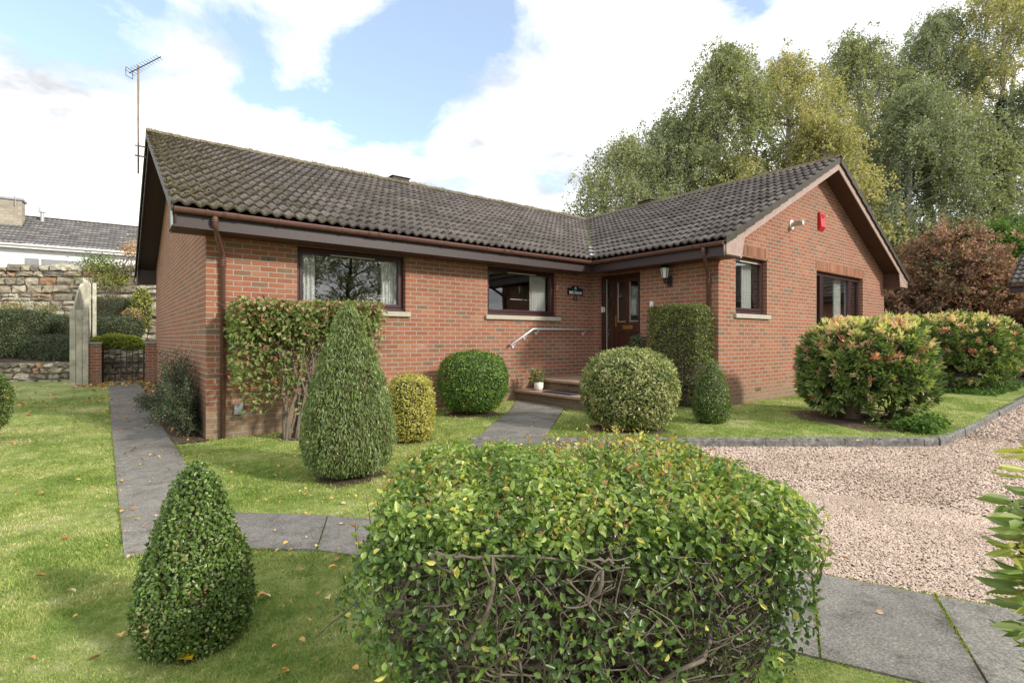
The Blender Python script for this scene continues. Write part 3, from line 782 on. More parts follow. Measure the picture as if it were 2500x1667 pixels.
def wall(name, T, u0, u1, z0, z1, ops, mat, parent, gable=None, thick=.28, flip=False, uoff=0.0):
    """brick wall with openings; gable=(apex_u, apex_z, spring_z)"""
    us = sorted(set([u0, u1] + [o[0] for o in ops] + [o[1] for o in ops])); zs = sorted(set([z0, z1] + [o[2] for o in ops] + [o[3] for o in ops]))
    b = MB(T); uvu = lambda u: u + uoff
    for w in (0, thick):
        for i in range(len(us) - 1):
            for j in range(len(zs) - 1):
                cu = (us[i] + us[i + 1]) / 2; cz = (zs[j] + zs[j + 1]) / 2
                if any(o[0] < cu < o[1] and o[2] < cz < o[3] for o in ops): continue
                q = [(us[i], w, zs[j]), (us[i + 1], w, zs[j]), (us[i + 1], w, zs[j + 1]), (us[i], w, zs[j + 1])]
                b.add(q, [(0, 1, 2, 3)], [[(uvu(v[0]), v[2]) for v in q]])
        if gable:
            q = [(u0, w, z1), (u1, w, z1), (u1, w, gable[2]), (gable[0], w, gable[1]), (u0, w, gable[2])]
            b.add(q, [(0, 1, 2, 3, 4)], [[(uvu(v[0]), v[2]) for v in q]])
    for (a, c, d, e) in ops:
        for q in ([(a, 0, d), (a, thick, d), (a, thick, e), (a, 0, e)], [(c, 0, d), (c, thick, d), (c, thick, e), (c, 0, e)], [(a, 0, e), (c, 0, e), (c, thick, e), (a, thick, e)], [(a, 0, d), (c, 0, d), (c, thick, d), (a, thick, d)]):
            vert = q[0][0] == q[1][0]
            b.add(q, [(0, 1, 2, 3)], [[((v[1] + .11 if vert else uvu(v[0])), (v[2] if vert else v[1])) for v in q]])
    q = [(u0, 0, z0), (u0, thick, z0), (u0, thick, z1), (u0, 0, z1)]; b.add(q, [(0, 1, 2, 3)], [[(v[1], v[2]) for v in q]])
    q = [(u1, 0, z0), (u1, thick, z0), (u1, thick, z1), (u1, 0, z1)]; b.add(q, [(0, 1, 2, 3)], [[(v[1], v[2]) for v in q]])
    return b.build(name, mat, parent)


def window(T, parent, u0, u1, z0, z1, lights=(), sill=True, vent=True, name='window', dep=.09, sash=()):
    f = MB(T); w0, w1 = dep, dep + .07; fw = .055
    f.box(u0, u0 + fw, w0, w1, z0, z1); f.box(u1 - fw, u1, w0, w1, z0, z1); f.box(u0 + fw, u1 - fw, w0, w1, z0, z0 + fw + .015); f.box(u0 + fw, u1 - fw, w0, w1, z1 - fw, z1)
    for m in lights: f.box(m - .035, m + .035, w0, w1 - .002, z0 + fw + .015, z1 - fw)
    # sash frames standing slightly proud
    ed = [u0 + fw] + [x for m in lights for x in (m - .035, m + .035)] + [u1 - fw]
    for i in range(0, len(ed), 2):
        a, c = ed[i], ed[i + 1]; g = .038
        f.box(a, a + g, w0 - .012, w0 + .03, z0 + fw + .015, z1 - fw); f.box(c - g, c, w0 - .012, w0 + .03, z0 + fw + .015, z1 - fw)
        f.box(a + g, c - g, w0 - .012, w0 + .03, z0 + fw + .015, z0 + fw + .06); f.box(a + g, c - g, w0 - .012, w0 + .03, z1 - fw - g, z1 - fw)
    f.box(u0 + .003, u1 - .003, w0 - .045, w0 - .001, z0 - .004, z0 + .03)      # timber drip at the foot
    o = f.build(name, M['frame'], parent, bevel=.004)
    g = MB(T); g.box(u0 + fw, u1 - fw, dep + .035, dep + .047, z0 + fw, z1 - fw); g.build('pane', M['glass'], o)
    if vent:
        v = MB(T); c = (ed[0] + ed[1]) / 2 if len(ed) == 2 else (ed[2] + ed[3]) / 2; h = min(.36, (u1 - u0) * .28)
        v.box(c - h, c + h, w0 - .03, w0 - .013, z1 - fw - .035, z1 - fw - .012); v.build('trickle_vent', M['sill'], o, bevel=.003)
    if sill:
        s = MB(T); s.box(u0 - .06, u1 + .08, -.05, dep - .046, z0 - .085, z0 - .006); s.build('sill', M['sill'], o, bevel=.006)
    return o


def tile_slope(name, O, U, Vd, n_rows, run, z0, z1, lo, hi, mat, parent, moss, per=.15, spp=8, seed=1, stag=False):
    """corrugated interlocking tiles. O=origin of the eave line, U=unit along the eave, Vd=unit upslope (plan).
    lo(v)/hi(v): first/last position along the eave at plan distance v. moss(u,v)->0..1"""
    rs = np.random.RandomState(seed); O = np.array(O, float); U = np.array(U, float); Vd = np.array(Vd, float)
    nrm = np.array([-(z1 - z0) * Vd[0], -(z1 - z0) * Vd[1], run]); nrm /= np.linalg.norm(nrm)
    V = []; F = []; UVs = []; RN = []; off = 0
    du = per / spp
    for r in range(n_rows):
        v0 = run * r / n_rows; v1 = min(run, run * (r + 1) / n_rows + .03)
        a = min(lo(v0), lo(v1)); c = max(hi(v0), hi(v1)); k = int(math.ceil((c - a) / du)) + 1
        us = a + np.arange(k) * du; ti = np.floor((us - a) / (2 * per)).astype(int); tr = rs.rand(ti.max() + 2); jt = rs.normal(size=ti.max() + 2) * .0022; js = rs.normal(size=ti.max() + 2) * .004
        ph = (us % per) / per; pr = .042 * np.clip(.5 + .5 * np.cos((ph - .5) * 2 * math.pi), 0, 1) ** 1.5
        pr = pr - .006 * (((us - a) % (2 * per)) < du * .5)
        rows = []
        for (v, lift, hh) in ((v0, .046, 0), (v0, .046, 1), (v1, .004, 1)):
            vv = v + (js[ti] if v == v0 else 0)
            uc = np.clip(us, lo(v), hi(v))
            base = O[None, :] + U[None, :] * uc[:, None] + Vd[None, :] * np.broadcast_to(vv, us.shape)[:, None]
            z = z0 + (z1 - z0) * np.broadcast_to(vv, us.shape) / run
            h = (lift + pr + jt[ti]) if hh else (lift + pr + jt[ti] - .036)
            rows.append(np.c_[base, z] + nrm[None, :] * h[:, None])
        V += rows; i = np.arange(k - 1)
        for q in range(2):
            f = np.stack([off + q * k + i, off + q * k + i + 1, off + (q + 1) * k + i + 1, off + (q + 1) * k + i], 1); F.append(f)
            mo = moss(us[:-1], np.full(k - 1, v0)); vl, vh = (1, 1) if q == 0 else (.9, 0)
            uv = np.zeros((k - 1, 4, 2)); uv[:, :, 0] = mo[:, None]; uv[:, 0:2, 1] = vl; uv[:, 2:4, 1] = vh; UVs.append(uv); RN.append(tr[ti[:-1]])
        off += 3 * k
    o = mk(name, np.concatenate(V), np.concatenate(F), mat, parent, uv=np.concatenate(UVs).reshape(-1, 2), rnd=np.concatenate(RN))
    me = o.data; sm = np.zeros(len(me.polygons), bool)
    return o


def ridge_tiles(name, a, b, parent, mat, seg=.45, r=.115, seed=0, n=8, drop=.05):
    rs = np.random.RandomState(seed); a = np.array(a, float); b = np.array(b, float); L = np.linalg.norm(b - a); d = (b - a) / L; s = np.array([-d[1], d[0], 0]); k = int(round(L / seg)); V = []; F = []
    for i in range(k):
        p0 = a + d * L * i / k; p1 = a + d * (L * (i + 1) / k + .0); j = rs.normal() * .004; r_ = r * (1 + rs.normal() * .01)
        o = len(V)
        for (e, rr) in ((p0, r_ * 1.05), (p1, r_)):
            for inn in (1, .86):
                for q in range(n + 1):
                    an = math.pi * (q / n) * .84 + math.pi * .08
                    V.append(e + s * math.cos(an) * rr * inn * 1.15 + np.array([0, 0, math.sin(an) * rr * inn - drop + j]))
        m = n + 1
        for q in range(n):
            F.append([o + q, o + q + 1, o + 2 * m + q + 1, o + 2 * m + q]); F.append([o + m + q, o + 3 * m + q, o + 3 * m + q + 1, o + m + q + 1])
            F.append([o + q, o + m + q, o + m + q + 1, o + q + 1]); F.append([o + 2 * m + q, o + 2 * m + q + 1, o + 3 * m + q + 1, o + 3 * m + q])
    return mk(name, V, F, mat, parent)


def gutter(name, a, b, parent, mat, r=.058, brk=.9, conn=(), end0=True, seed=0, jn='gutter_joint'):
    a = np.array(a, float); b = np.array(b, float); L = np.linalg.norm(b - a); d = (b - a) / L; s = np.array([-d[1], d[0], 0]); rs = np.random.RandomState(seed)

    def half(p0, p1, ro, ri, lip=.008, V=None, F=None):
        o = len(V); n = 10; prof = [(-ro, lip)] + [(ro * math.cos(math.pi + math.pi * q / n), ro * math.sin(math.pi + math.pi * q / n)) for q in range(n + 1)] + [(ro, lip), (ri, lip)] + [(ri * math.cos(-math.pi * q / n), ri * math.sin(-math.pi * q / n)) for q in range(n + 1)] + [(-ri, lip)]
        k = len(prof)
        for e in (p0, p1):
            for (w, z) in prof: V.append(e + s * w + np.array([0, 0, z]))
        for q in range(k): F.append([o + q, o + (q + 1) % k, o + k + (q + 1) % k, o + k + q])
        for q in range(n // 2 + 1):
            pass
        return n
    V = []; F = []; half(a, b, r, r - .004, V=V, F=F)
    for e in (a, b) if end0 else (b,):   # stop end
        o = len(V); n = 10; V.append(e + np.array([0, 0, .004]))
        for q in range(n + 1): an = math.pi + math.pi * q / n; V.append(e + s * r * math.cos(an) + np.array([0, 0, r * math.sin(an)]))
        for q in range(n): F.append([o, o + 1 + q, o + 2 + q])
    g = mk(name, V, F, mat, parent)
    t = .35
    while t < L - .1:
        V = []; F = []; p = a + d * t; half(p - d * .011, p + d * .011, r + .0075, r - .001, .014, V, F); t += brk; mk('gutter_bracket', V, F, mat, g)
    for c in conn:
        V = []; F = []; p = a + d * c
        for q in (-.085, -.065, .065, .085): half(p + d * (q - .006), p + d * (q + .006), r + .009, r, .012, V, F)
        half(p - d * .06, p + d * .06, r + .005, r, .010, V, F); mk('gutter_joint', V, F, mat, g)
    return g


def build_house():
    h = thing('brick_bungalow', 'red brick bungalow with brown tiled roofs and a cross wing with gable end', 'house', (XA, YA, 0))
    fz = EZ - .05
    soff_wall = EZ + OV * SLOPE - .10       # where the underside of the roof meets a gable wall
    gz = RZ - .13
    W1 = (2.27, 4.03, 1.82, 2.74); W2 = (5.73, 7.51, 1.82, 2.74)
    wall('wall', TFRONT(YA), XA, XB + .28, -.15, 2.86, [W1, W2], M['brick'], h, uoff=-XA)
    wall('wall', TSIDE(XA), YA + .28, YE, -.15, 2.80, [], M['brick'], h, gable=((YA + YE) / 2, gz, soff_wall), uoff=-YA - .28 + .05)
    # close the corner: side face of the front wall is the first 28 cm of the left gable
    DO = (6.73, 7.86, .60, 2.73)
    wall('wall', TSIDE(XB), YC + .28, YA - .001, -.15, 2.86, [DO], M['brick'], h, uoff=-YC - .28 + .05)
    G1 = (9.137, 10.32, 1.83, 2.90); G2 = (12.60, 15.38, .98, 2.90)
    wall('wall', TFRONT(YC), XB, XD, -.15, 2.90, [G1, G2], M['brick'], h, gable=((XB + XD) / 2, gz, soff_wall), uoff=-XB)
    b = MB(); b.box(XA + .28, XD, YE - .28, YE, -.1, 2.9); b.box(XD - .28, XD, YC + .281, YE - .281, -.1, 2.9); b.build('wall', M['brick'], h)
    # soldier-course lintels over the gable windows
    for g in (G1, G2):
        s = MB(TFRONT(YC)); s.box(g[0] - .04, g[1] + .04, -.004, .09, g[3] - .003, g[3] + .215); s.build('brick_lintel', M['soldier'], h)
    # windows
    T = TFRONT(YA)
    wn = window(T, h, *W1); tag(wn, 'wide window left of the two under the long eave')
    window(T, h, *W2)
    window(TFRONT(YC), h, G1[0], G1[1], G1[2], G1[3]); window(TFRONT(YC), h, G2[0], G2[1], G2[2], G2[3], lights=(12.60 + .48, 15.38 - .62), vent=False)
    for x, y in [(2.75, 0), (5.0, 0)]: pass
    # weep holes: open perpends in the brickwork
    for (tf, x, z) in ((T, 1.87, 2.475), (T, 4.65, 2.55), (T, 5.2, 2.55), (T, 7.55, .66), (TFRONT(YC), 9.25, .52), (TFRONT(YC), 10.15, .52), (TFRONT(YC), 11.15, .52)):
        v = MB(tf); v.box(x, x + .012, -.002, .01, z, z + .062); v.build('weep_hole', M['black'], h)
    v = MB(TFRONT(YC)); v.box(9.86, 10.08, -.004, .01, .375, .387); v.box(9.86, 10.08, -.004, .01, .405, .417); v.box(9.86, 10.08, -.006, -.001, .365, .37); v.build('air_brick', M['black'], h)
    # black head boards in the shade between windows and soffit
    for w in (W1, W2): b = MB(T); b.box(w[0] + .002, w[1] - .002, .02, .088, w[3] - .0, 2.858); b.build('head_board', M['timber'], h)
    # ---------------- roofs
    spring = lambda e: e
    def moss_main(u, v):
        g = np.clip(1 - (u - .0) / 3.0, 0, 1) ** 1.2 * .60 + .0; g = np.maximum(g, np.clip((v - 4.25) / .4, 0, 1) * .45); return g
    def moss_wing(u, v): return .04 + np.clip((v - 4.2) / .45, 0, 1) * .55 + .25 * (np.abs(u - 3.0) > 99)
    y0 = YA - OV; xl = XA - .43; xw = XB - OV; yg = YC - .43
    # long wing, front slope: eave along +x, rises to +y, cut by the valley
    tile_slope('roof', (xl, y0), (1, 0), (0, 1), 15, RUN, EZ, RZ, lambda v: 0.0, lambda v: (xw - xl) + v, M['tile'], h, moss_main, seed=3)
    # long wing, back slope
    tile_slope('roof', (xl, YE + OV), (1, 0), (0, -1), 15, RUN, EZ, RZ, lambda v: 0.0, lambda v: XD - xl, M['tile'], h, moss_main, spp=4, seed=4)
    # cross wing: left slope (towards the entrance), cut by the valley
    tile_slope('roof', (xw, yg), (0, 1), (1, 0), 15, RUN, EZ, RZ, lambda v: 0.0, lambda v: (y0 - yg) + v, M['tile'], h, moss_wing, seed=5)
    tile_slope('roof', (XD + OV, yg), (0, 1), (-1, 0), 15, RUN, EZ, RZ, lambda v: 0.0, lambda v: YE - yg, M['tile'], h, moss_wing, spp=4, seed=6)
    # roof deck under the tiles (keeps the loft dark)
    t = .012
    V = [(xl + .02, y0 + .03, EZ - t), (xw, y0 + .03, EZ - t), (xw + RUN, y0 + RUN, RZ - t), (xl + .02, y0 + RUN, RZ - t), (xw + .03, yg + .02, EZ - t), (xw + RUN, yg + .02, RZ - t), (xw + .03, y0, EZ - t), (xl + .02, YE + OV, EZ - t), (XD, YE + OV, EZ - t), (XD, y0 + RUN, RZ - t), (XD + OV, yg + .02, EZ - t), (XD + OV, YE, EZ - t), (xw + RUN, YE, RZ - t)]
    mk('roof_underlay', V, [[0, 1, 2, 3], [4, 6, 2, 5], [7, 3, 9, 8], [10, 5, 12, 11]], M['timber'], h)
    xr = (XB + XD) / 2; yr = (YA + YE) / 2
    ridge_tiles('ridge_tiles', (xl - .01, yr, RZ + .035), (xr, yr, RZ + .035), h, M['ridge'], seed=1)
    ridge_tiles('ridge_tiles', (xr, yg - .01, RZ + .035), (xr, YE, RZ + .035), h, M['ridge'], seed=2)
    # grey ventilation strip under the ridge tiles
    s = MB(); k = .155
    for sg in (-1, 1):
        s.add([(xl, yr + sg * k, RZ + .045 - k * SLOPE), (xr, yr + sg * k, RZ + .045 - k * SLOPE), (xr, yr + sg * .05, RZ + .052), (xl, yr + sg * .05, RZ + .052)], [(0, 1, 2, 3)])
        s.add([(xr + sg * k, yg, RZ + .045 - k * SLOPE), (xr + sg * k, yr, RZ + .045 - k * SLOPE), (xr + sg * .05, yr, RZ + .052), (xr + sg * .05, yg, RZ + .052)], [(0, 1, 2, 3)])
    s.build('ridge_vent_strip', M['greystrip'], h)
    # ridge terminals
    for (cx, cy, al) in ((5.95, yr, 'x'), (xr, 9.8, 'y')):
        b = MB(); L, wd = .23, .10
        if al == 'x': b.box(cx - L, cx + L, cy - wd, cy + wd, RZ + .05, RZ + .14); b.box(cx - L - .03, cx + L + .03, cy - wd - .03, cy + wd + .03, RZ + .141, RZ + .165)
        else: b.box(cx - wd, cx + wd, cy - L, cy + L, RZ + .05, RZ + .14); b.box(cx - wd - .03, cx + wd + .03, cy - L - .03, cy + L + .03, RZ + .141, RZ + .165)
        b.build('ridge_terminal', M['tile'], h, bevel=.01)
    # valley: grey flashing with moss at the top
    nsl = np.array([-SLOPE, -SLOPE, 1.0]); nsl /= np.linalg.norm(nsl); b = MB(); off = .055
    q = []
    for v in (.0, 1.15):
        for sg in (-1, 1): q.append((xw + v - sg * .05, y0 + v + sg * .05, EZ + v * SLOPE + off + .012 + 0 * sg))
    b.add(q, [(0, 1, 3, 2)]); b.build('valley_flashing', M['lead'], h)
    rs = np.random.RandomState(9); n = 2600; v = rs.rand(n) * 4.5; keep = (rs.rand(n) < np.where(v < 1.0, .15, np.where(v < 1.7, .9, .35))); v = v[keep]; n = len(v)
    pp = np.c_[xw + v + rs.normal(size=n) * .035, y0 + v + rs.normal(size=n) * .035, EZ + v * SLOPE + .055 + rs.rand(n) * .02]
    leaves('valley_moss', pp, np.tile([0, 0, 1.], (n, 1)), .03, .025, M['hedge_leaf'], rs.rand(n) * .8, h, rs, tilt=1.0)
    # moss cushions sitting in the laps
    rs = np.random.RandomState(19); n = 12000; u = rs.rand(n) ** 2.1 * 9.0; r_ = rs.randint(0, 15, n); top_ = rs.rand(n) < .25; r_ = np.where(top_, 14, r_); u = np.where(top_, rs.rand(n) * 11, u)
    cl = sn(np.c_[u, r_ * .9, u * 0], .55, 6); k = (cl + rs.rand(n) * .9 - .07 * u * ~top_) > .28; u = u[k]; r_ = r_[k]; n = len(u); v = RUN * (r_ + .03 + .10 * rs.rand(n)) / 15
    k = (xl + u) < xw + v - .1; u, v = u[k], v[k]; n = len(u); pz = .042 * np.clip(.5 + .5 * np.cos(((u % .15) / .15 - .5) * 6.2832), 0, 1) ** 1.5
    leaves('roof_moss', np.c_[xl + u, y0 + v, EZ + v * SLOPE + .045 + pz + rs.rand(n) * .012], np.tile([0, -.4, 1.], (n, 1)), .020 + .02 * rs.rand(n), .022, M['moss'], rs.rand(n), h, rs, tilt=.5)
    n = 5200; e = rs.rand(n) < .5; t_ = rs.rand(n); an = (rs.rand(n) - .5) * 2.2; ax = np.where(e, xl + t_ * (xr - xl), xr + np.sin(an) * .13); ay = np.where(e, yr - np.sin(an) * .13, yg + t_ * (YE - yg)); k = sn(np.c_[ax, ay, ax * 0], 1.4, 12) + rs.rand(n) * .6 > .15
    leaves('roof_moss', np.c_[ax, ay, RZ + .0 + np.cos(an) * .12][k], np.tile([0, 0, 1.], (k.sum(), 1)), .022, .024, M['moss'], rs.rand(k.sum()), h, rs, tilt=.4)
    # ---------------- eaves
    b = MB(); fy = y0 + .035
    b.box(xl + .005, xw + .035, fy, fy + .022, 2.745, EZ - .02); b.build('fascia_board', M['timber'], h, bevel=.003)
    b = MB(); fx = xw + .035; b.box(fx, fx + .022, yg + .02, fy - .001, 2.745, EZ - .02); b.build('fascia_board', M['timber'], h, bevel=.003)
    b = MB(); b.box(xl + .01, fx + .02, fy + .023, YA - .002, 2.752, 2.766); b.box(fx + .023, XB - .002, yg + .02, fy + .02, 2.752, 2.766); b.build('soffit', M['soffit'], h)
    # right-hand eave of the cross wing
    b = MB(); b.box(XD + OV - .057, XD + OV - .035, yg + .02, YE, 2.745, EZ - .02); b.box(XD + .002, XD + OV - .058, yg + .02, YE, 2.752, 2.766); b.build('fascia_board', M['barge'], h)
    # ---------------- gable verges: barge boards, boxed ends, sloping soffits
    def verge(T, e0, e1, face, back, mat, matsoff, nm='bargeboard'):
        """e0,e1 = eave positions; face = w of the outer face; back = w of the wall"""
        mid = (e0 + e1) / 2; zt = EZ - .005; za = RZ - .005; dp = .215; sg = 1 if face < back else -1
        for side in (0, 1):
            a = e0 if side == 0 else e1; dr = 1 if side == 0 else -1
            b = MB(T); p = [(a, zt - .01), (mid, za), (mid, za - dp), (a + dr * .02, zt - dp + .01)]
            b.prism(p, face, face + sg * .022); b.build(nm, mat, h)
            # boxed end of the eave
            b = MB(T); ex = a + dr * .03; ix = a + dr * (OV + .16); zb = 2.745
            b.prism([(ex, zt - dp * .55), (ex, zb), (a + dr * (OV + .06), zb), (ix, EZ + (OV + .16) * SLOPE - dp - .01)], face + sg * .003, face + sg * .020); b.build('eave_box_end', mat, h)
            b = MB(T); b.prism([(a + dr * (OV - .0), 2.752), (a + dr * (OV + .05), 2.752), (a + dr * (OV + .05), 2.766 + .0), (a + dr * OV, 2.766)], face + sg * .02, back); b.build('soffit', matsoff, h)
            # sloping soffit
            b = MB(T); z_ = lambda u: EZ + abs(u - a) * SLOPE - .15
            u2 = mid; u1 = a + dr * (OV + .05)
            b.prism([(u1, z_(u1)), (u2, z_(u2)), (u2, z_(u2) + .014), (u1, z_(u1) + .014)], face + sg * .023, back); b.build('soffit', matsoff, h)
            b = MB(T); b.box(u1 - dr * 0, u1 + dr * .016, face + sg * .023, back, 2.752, z_(u1)); b.build('soffit', matsoff, h)
    verge(TFRONT(0), xw, XD + OV, yg + .03, YC - .002, M['barge'], M['soffit'])
    verge(TSIDE(0), y0, YE + OV, xl + .03, XA - .002, M['timber'], M['timber'])
    # lead-coloured end of the left fascia
    b = MB(); b.box(xl + .002, xl + .009, y0 + .02, y0 + .17, 2.76, EZ - .0); b.build('eave_cap', M['lead'], h)
    # verge tiles: the turned-down ends of the tiles along the gable of the cross wing
    for (T, a, dr, mid) in ((TFRONT(yg - .012), xw, 1, xr), (TFRONT(yg - .012), XD + OV, -1, xr), (TSIDE(xl - .012), y0, 1, yr), (TSIDE(xl - .012), YE + OV, -1, yr)):
        b = MB(T); n = 15
        for i in range(n):
            u0 = a + dr * RUN * i / n; u1 = a + dr * (RUN * (i + 1) / n + .012); zz = lambda u: EZ + abs(u - a) * SLOPE
            b.prism([(u0, zz(u0) - .075), (u1, zz(u1) - .10), (u1, zz(u1) + .028), (u0, zz(u0) + .058)], 0, .03)
        b.build('verge_tiles', M['tile'], h, bevel=.004)
    # ---------------- gutters and downpipes
    gz_ = 2.965; gy = y0 - .012; gx = xw - .012
    gutter('gutter', (xl + .02, gy, gz_), (gx, gy, gz_), h, M['gutter'], brk=.86, conn=(.62, 2.55, 5.1), seed=1)
    gutter('gutter', (gx, gy, gz_), (gx, yg + .03, gz_), h, M['gutter'], brk=.82, conn=(.08, 2.45), seed=2, end0=False)

    def pipe(top, x, y, zb, horizontal):
        b = MB(); tx, ty, tz = top
        b.tube([(tx, ty, tz), (tx, ty, tz - .10), (tx + (x - tx) * .12, ty + (y - ty) * .12, tz - .145), (x - (x - tx) * .12, y - (y - ty) * .12, tz - .40), (x, y, tz - .45), (x, y, zb)], .034, 14)
        for z in (tz - .05, tz - .075, tz - .50, tz - .53, tz - .56): 
            q = (tx, ty) if z > tz - .2 else (x, y); b.tube([(q[0], q[1], z - .010), (q[0], q[1], z + .010)], .042, 14)
        b.tube([(x, y, .88), (x, y, .895)], .038, 14)
        o = b.build('downpipe', M['gutter'], h, smooth=False)
        for p in o.data.polygons: p.use_smooth = len(p.vertices) == 4
    pipe((1.12, gy, gz_ - .04), 1.285, YA - .045, .02, True)
    pipe((gx, 4.99, gz_ - .04), XB - .045, 5.19, .05, False)
    # ---------------- front door and side light
    T = TSIDE(XB); y0_, y1_ = DO[0], DO[1]; zb, zt = .60, 2.73; d = .10
    f = MB(T); f.box(y0_, y0_ + .05, d, d + .08, zb, zt); f.box(y1_ - .06, y1_, d, d + .08, zb, zt); f.box(y0_ + .05, y1_ - .06, d, d + .08, zt - .07, zt)
    f.box(7.52, 7.575, d, d + .08, zb, zt - .07); f.box(7.575, y1_ - .06, d + .002, d + .078, zb, zb + .12); f.box(y0_ + .05, 7.52, d - .03, d + .08, zb, zb + .03)
    df = f.build('door_frame', M['door'], h, bevel=.004)
    g = MB(T); g.box(7.575, y1_ - .06, d + .035, d + .045, zb + .12, zt - .07); g.build('pane', M['glass'], df)
    g = MB(T); g.box(7.72, 7.735, d + .02, d + .03, zb + .12, zt - .07); g.build('glazing_bead', M['sill'], df)
    a, c = y0_ + .053, 7.517; D = MB(T); d2 = d + .02; th = .045; st = .095; mid = (a + c) / 2; zt2 = zt - .073; zb2 = zb + .032
    D.box(a, a + st, d2, d2 + th, zb2, zt2); D.box(c - st, c, d2, d2 + th, zb2, zt2); D.box(mid - .05, mid + .05, d2, d2 + th, zb2, zt2)
    for (z0, z1) in ((zb2, zb2 + .2), (1.50, 1.72), (zt2 - .1, zt2)): D.box(a + st, mid - .05, d2, d2 + th, z0, z1); D.box(mid + .05, c - st, d2, d2 + th, z0, z1)
    for (p0, p1) in ((a + st, mid - .05), (mid + .05, c - st)):
        D.box(p0, p1, d2 + .025, d2 + .04, zb2 + .2, 1.50); D.box(p0 + .035, p1 - .035, d2 + .010, d2 + .026, zb2 + .245, 1.455)
    door = D.build('front_door', M['door'], h, bevel=.005)
    g = MB(T)
    for (p0, p1) in ((a + st, mid - .05), (mid + .05, c - st)): g.box(p0, p1, d2 + .02, d2 + .028, 1.72, zt2 - .1)
    g.build('pane', M['glass'], door)
    g = MB(T)
    for (p0, p1) in ((a + st, mid - .05), (mid + .05, c - st)):
        e = .012; g.box(p1 - e, p1, d2 + .006, d2 + .02, 1.72, zt2 - .1); g.box(p0, p1 - e, d2 + .006, d2 + .02, 1.72, 1.72 + e)
    g.build('glazing_bead', M['sill'], door)
    k = MB(T); k.box(c - .065, c - .035, d2 - .012, d2, 1.62, 1.86); k.tube([(c - .05, d2 - .012, 1.77), (c - .05, d2 - .05, 1.77)], .010, 8); k.tube([(c - .05, d2 - .05, 1.77), (c - .17, d2 - .055, 1.772)], .009, 8); k.build('handle', M['brass'], door, bevel=.002)
    k = MB(T); k.box(mid - .13, mid + .13, d2 - .008, d2, 1.565, 1.645); k.box(mid - .105, mid + .105, d2 - .014, d2 - .009, 1.585, 1.625); k.build('letter_plate', M['brass'], door, bevel=.003)
    k = MB(T); k.box(y1_ - .06, y1_ - .015, d - .03, d - .001, 1.94, 2.06); k.box(y1_ - .10, y1_ - .065, d - .02, d - .001, 2.03, 2.05); k.box(y1_ - .10, y1_ - .09, d - .02, d - .001, 1.95, 2.028); k.build('door_bell', M['white'], df)
    # ---------------- rooms behind the glass (floor, ceiling, dividing walls)
    b = MB(); b.box(XA + .3, XB + .2, YA + 3.2, YA + 3.3, .5, 2.75); b.box(5.0, 5.1, YA + .3, YA + 3.19, .5, 2.75); b.box(XA + .29, XB + .2, YA + .29, YA + 3.3, .5, .56); b.box(XA + .29, XB + .27, YA + .29, YA + 3.3, 2.76, 2.8)
    b.box(XB + .29, XD - .3, YC + 3.9, YC + 4.0, .5, 2.9); b.box(11.3, 11.4, YC + .3, YC + 3.89, .5, 2.9); b.box(XB + .29, XD - .29, YC + .29, YC + 3.9, .5, .56); b.box(XB + .29, XD - .29, YC + .29, YC + 3.9, 2.92, 2.96)
    b.build('inner_wall', M['interior'], h)


def wavy(T, u0, u1, w, z0, z1, amp=.02, per=.06, n=40, pinch=0.0):
    V = []; F = []; rs = np.random.RandomState(int(u0 * 100))
    ph = rs.rand() * 6
    for lay in (0, .008):
        for j, z in enumerate((z0, (z0 + z1) / 2, z1)):
            for i in range(n + 1):
                u = u0 + (u1 - u0) * i / n; k = amp * math.sin(ph + (u - u0) / per * 6.28 + .6 * math.sin(u * 31)); V.append(T(u + (pinch if j == 0 else 0) * (i / n), w + k + lay, z))
    F = []
    for l in (0, 1):
        for j in range(2):
            for i in range(n): o = l * 3 * (n + 1) + j * (n + 1) + i; F.append([o, o + 1, o + n + 2, o + n + 1])
    return V, F


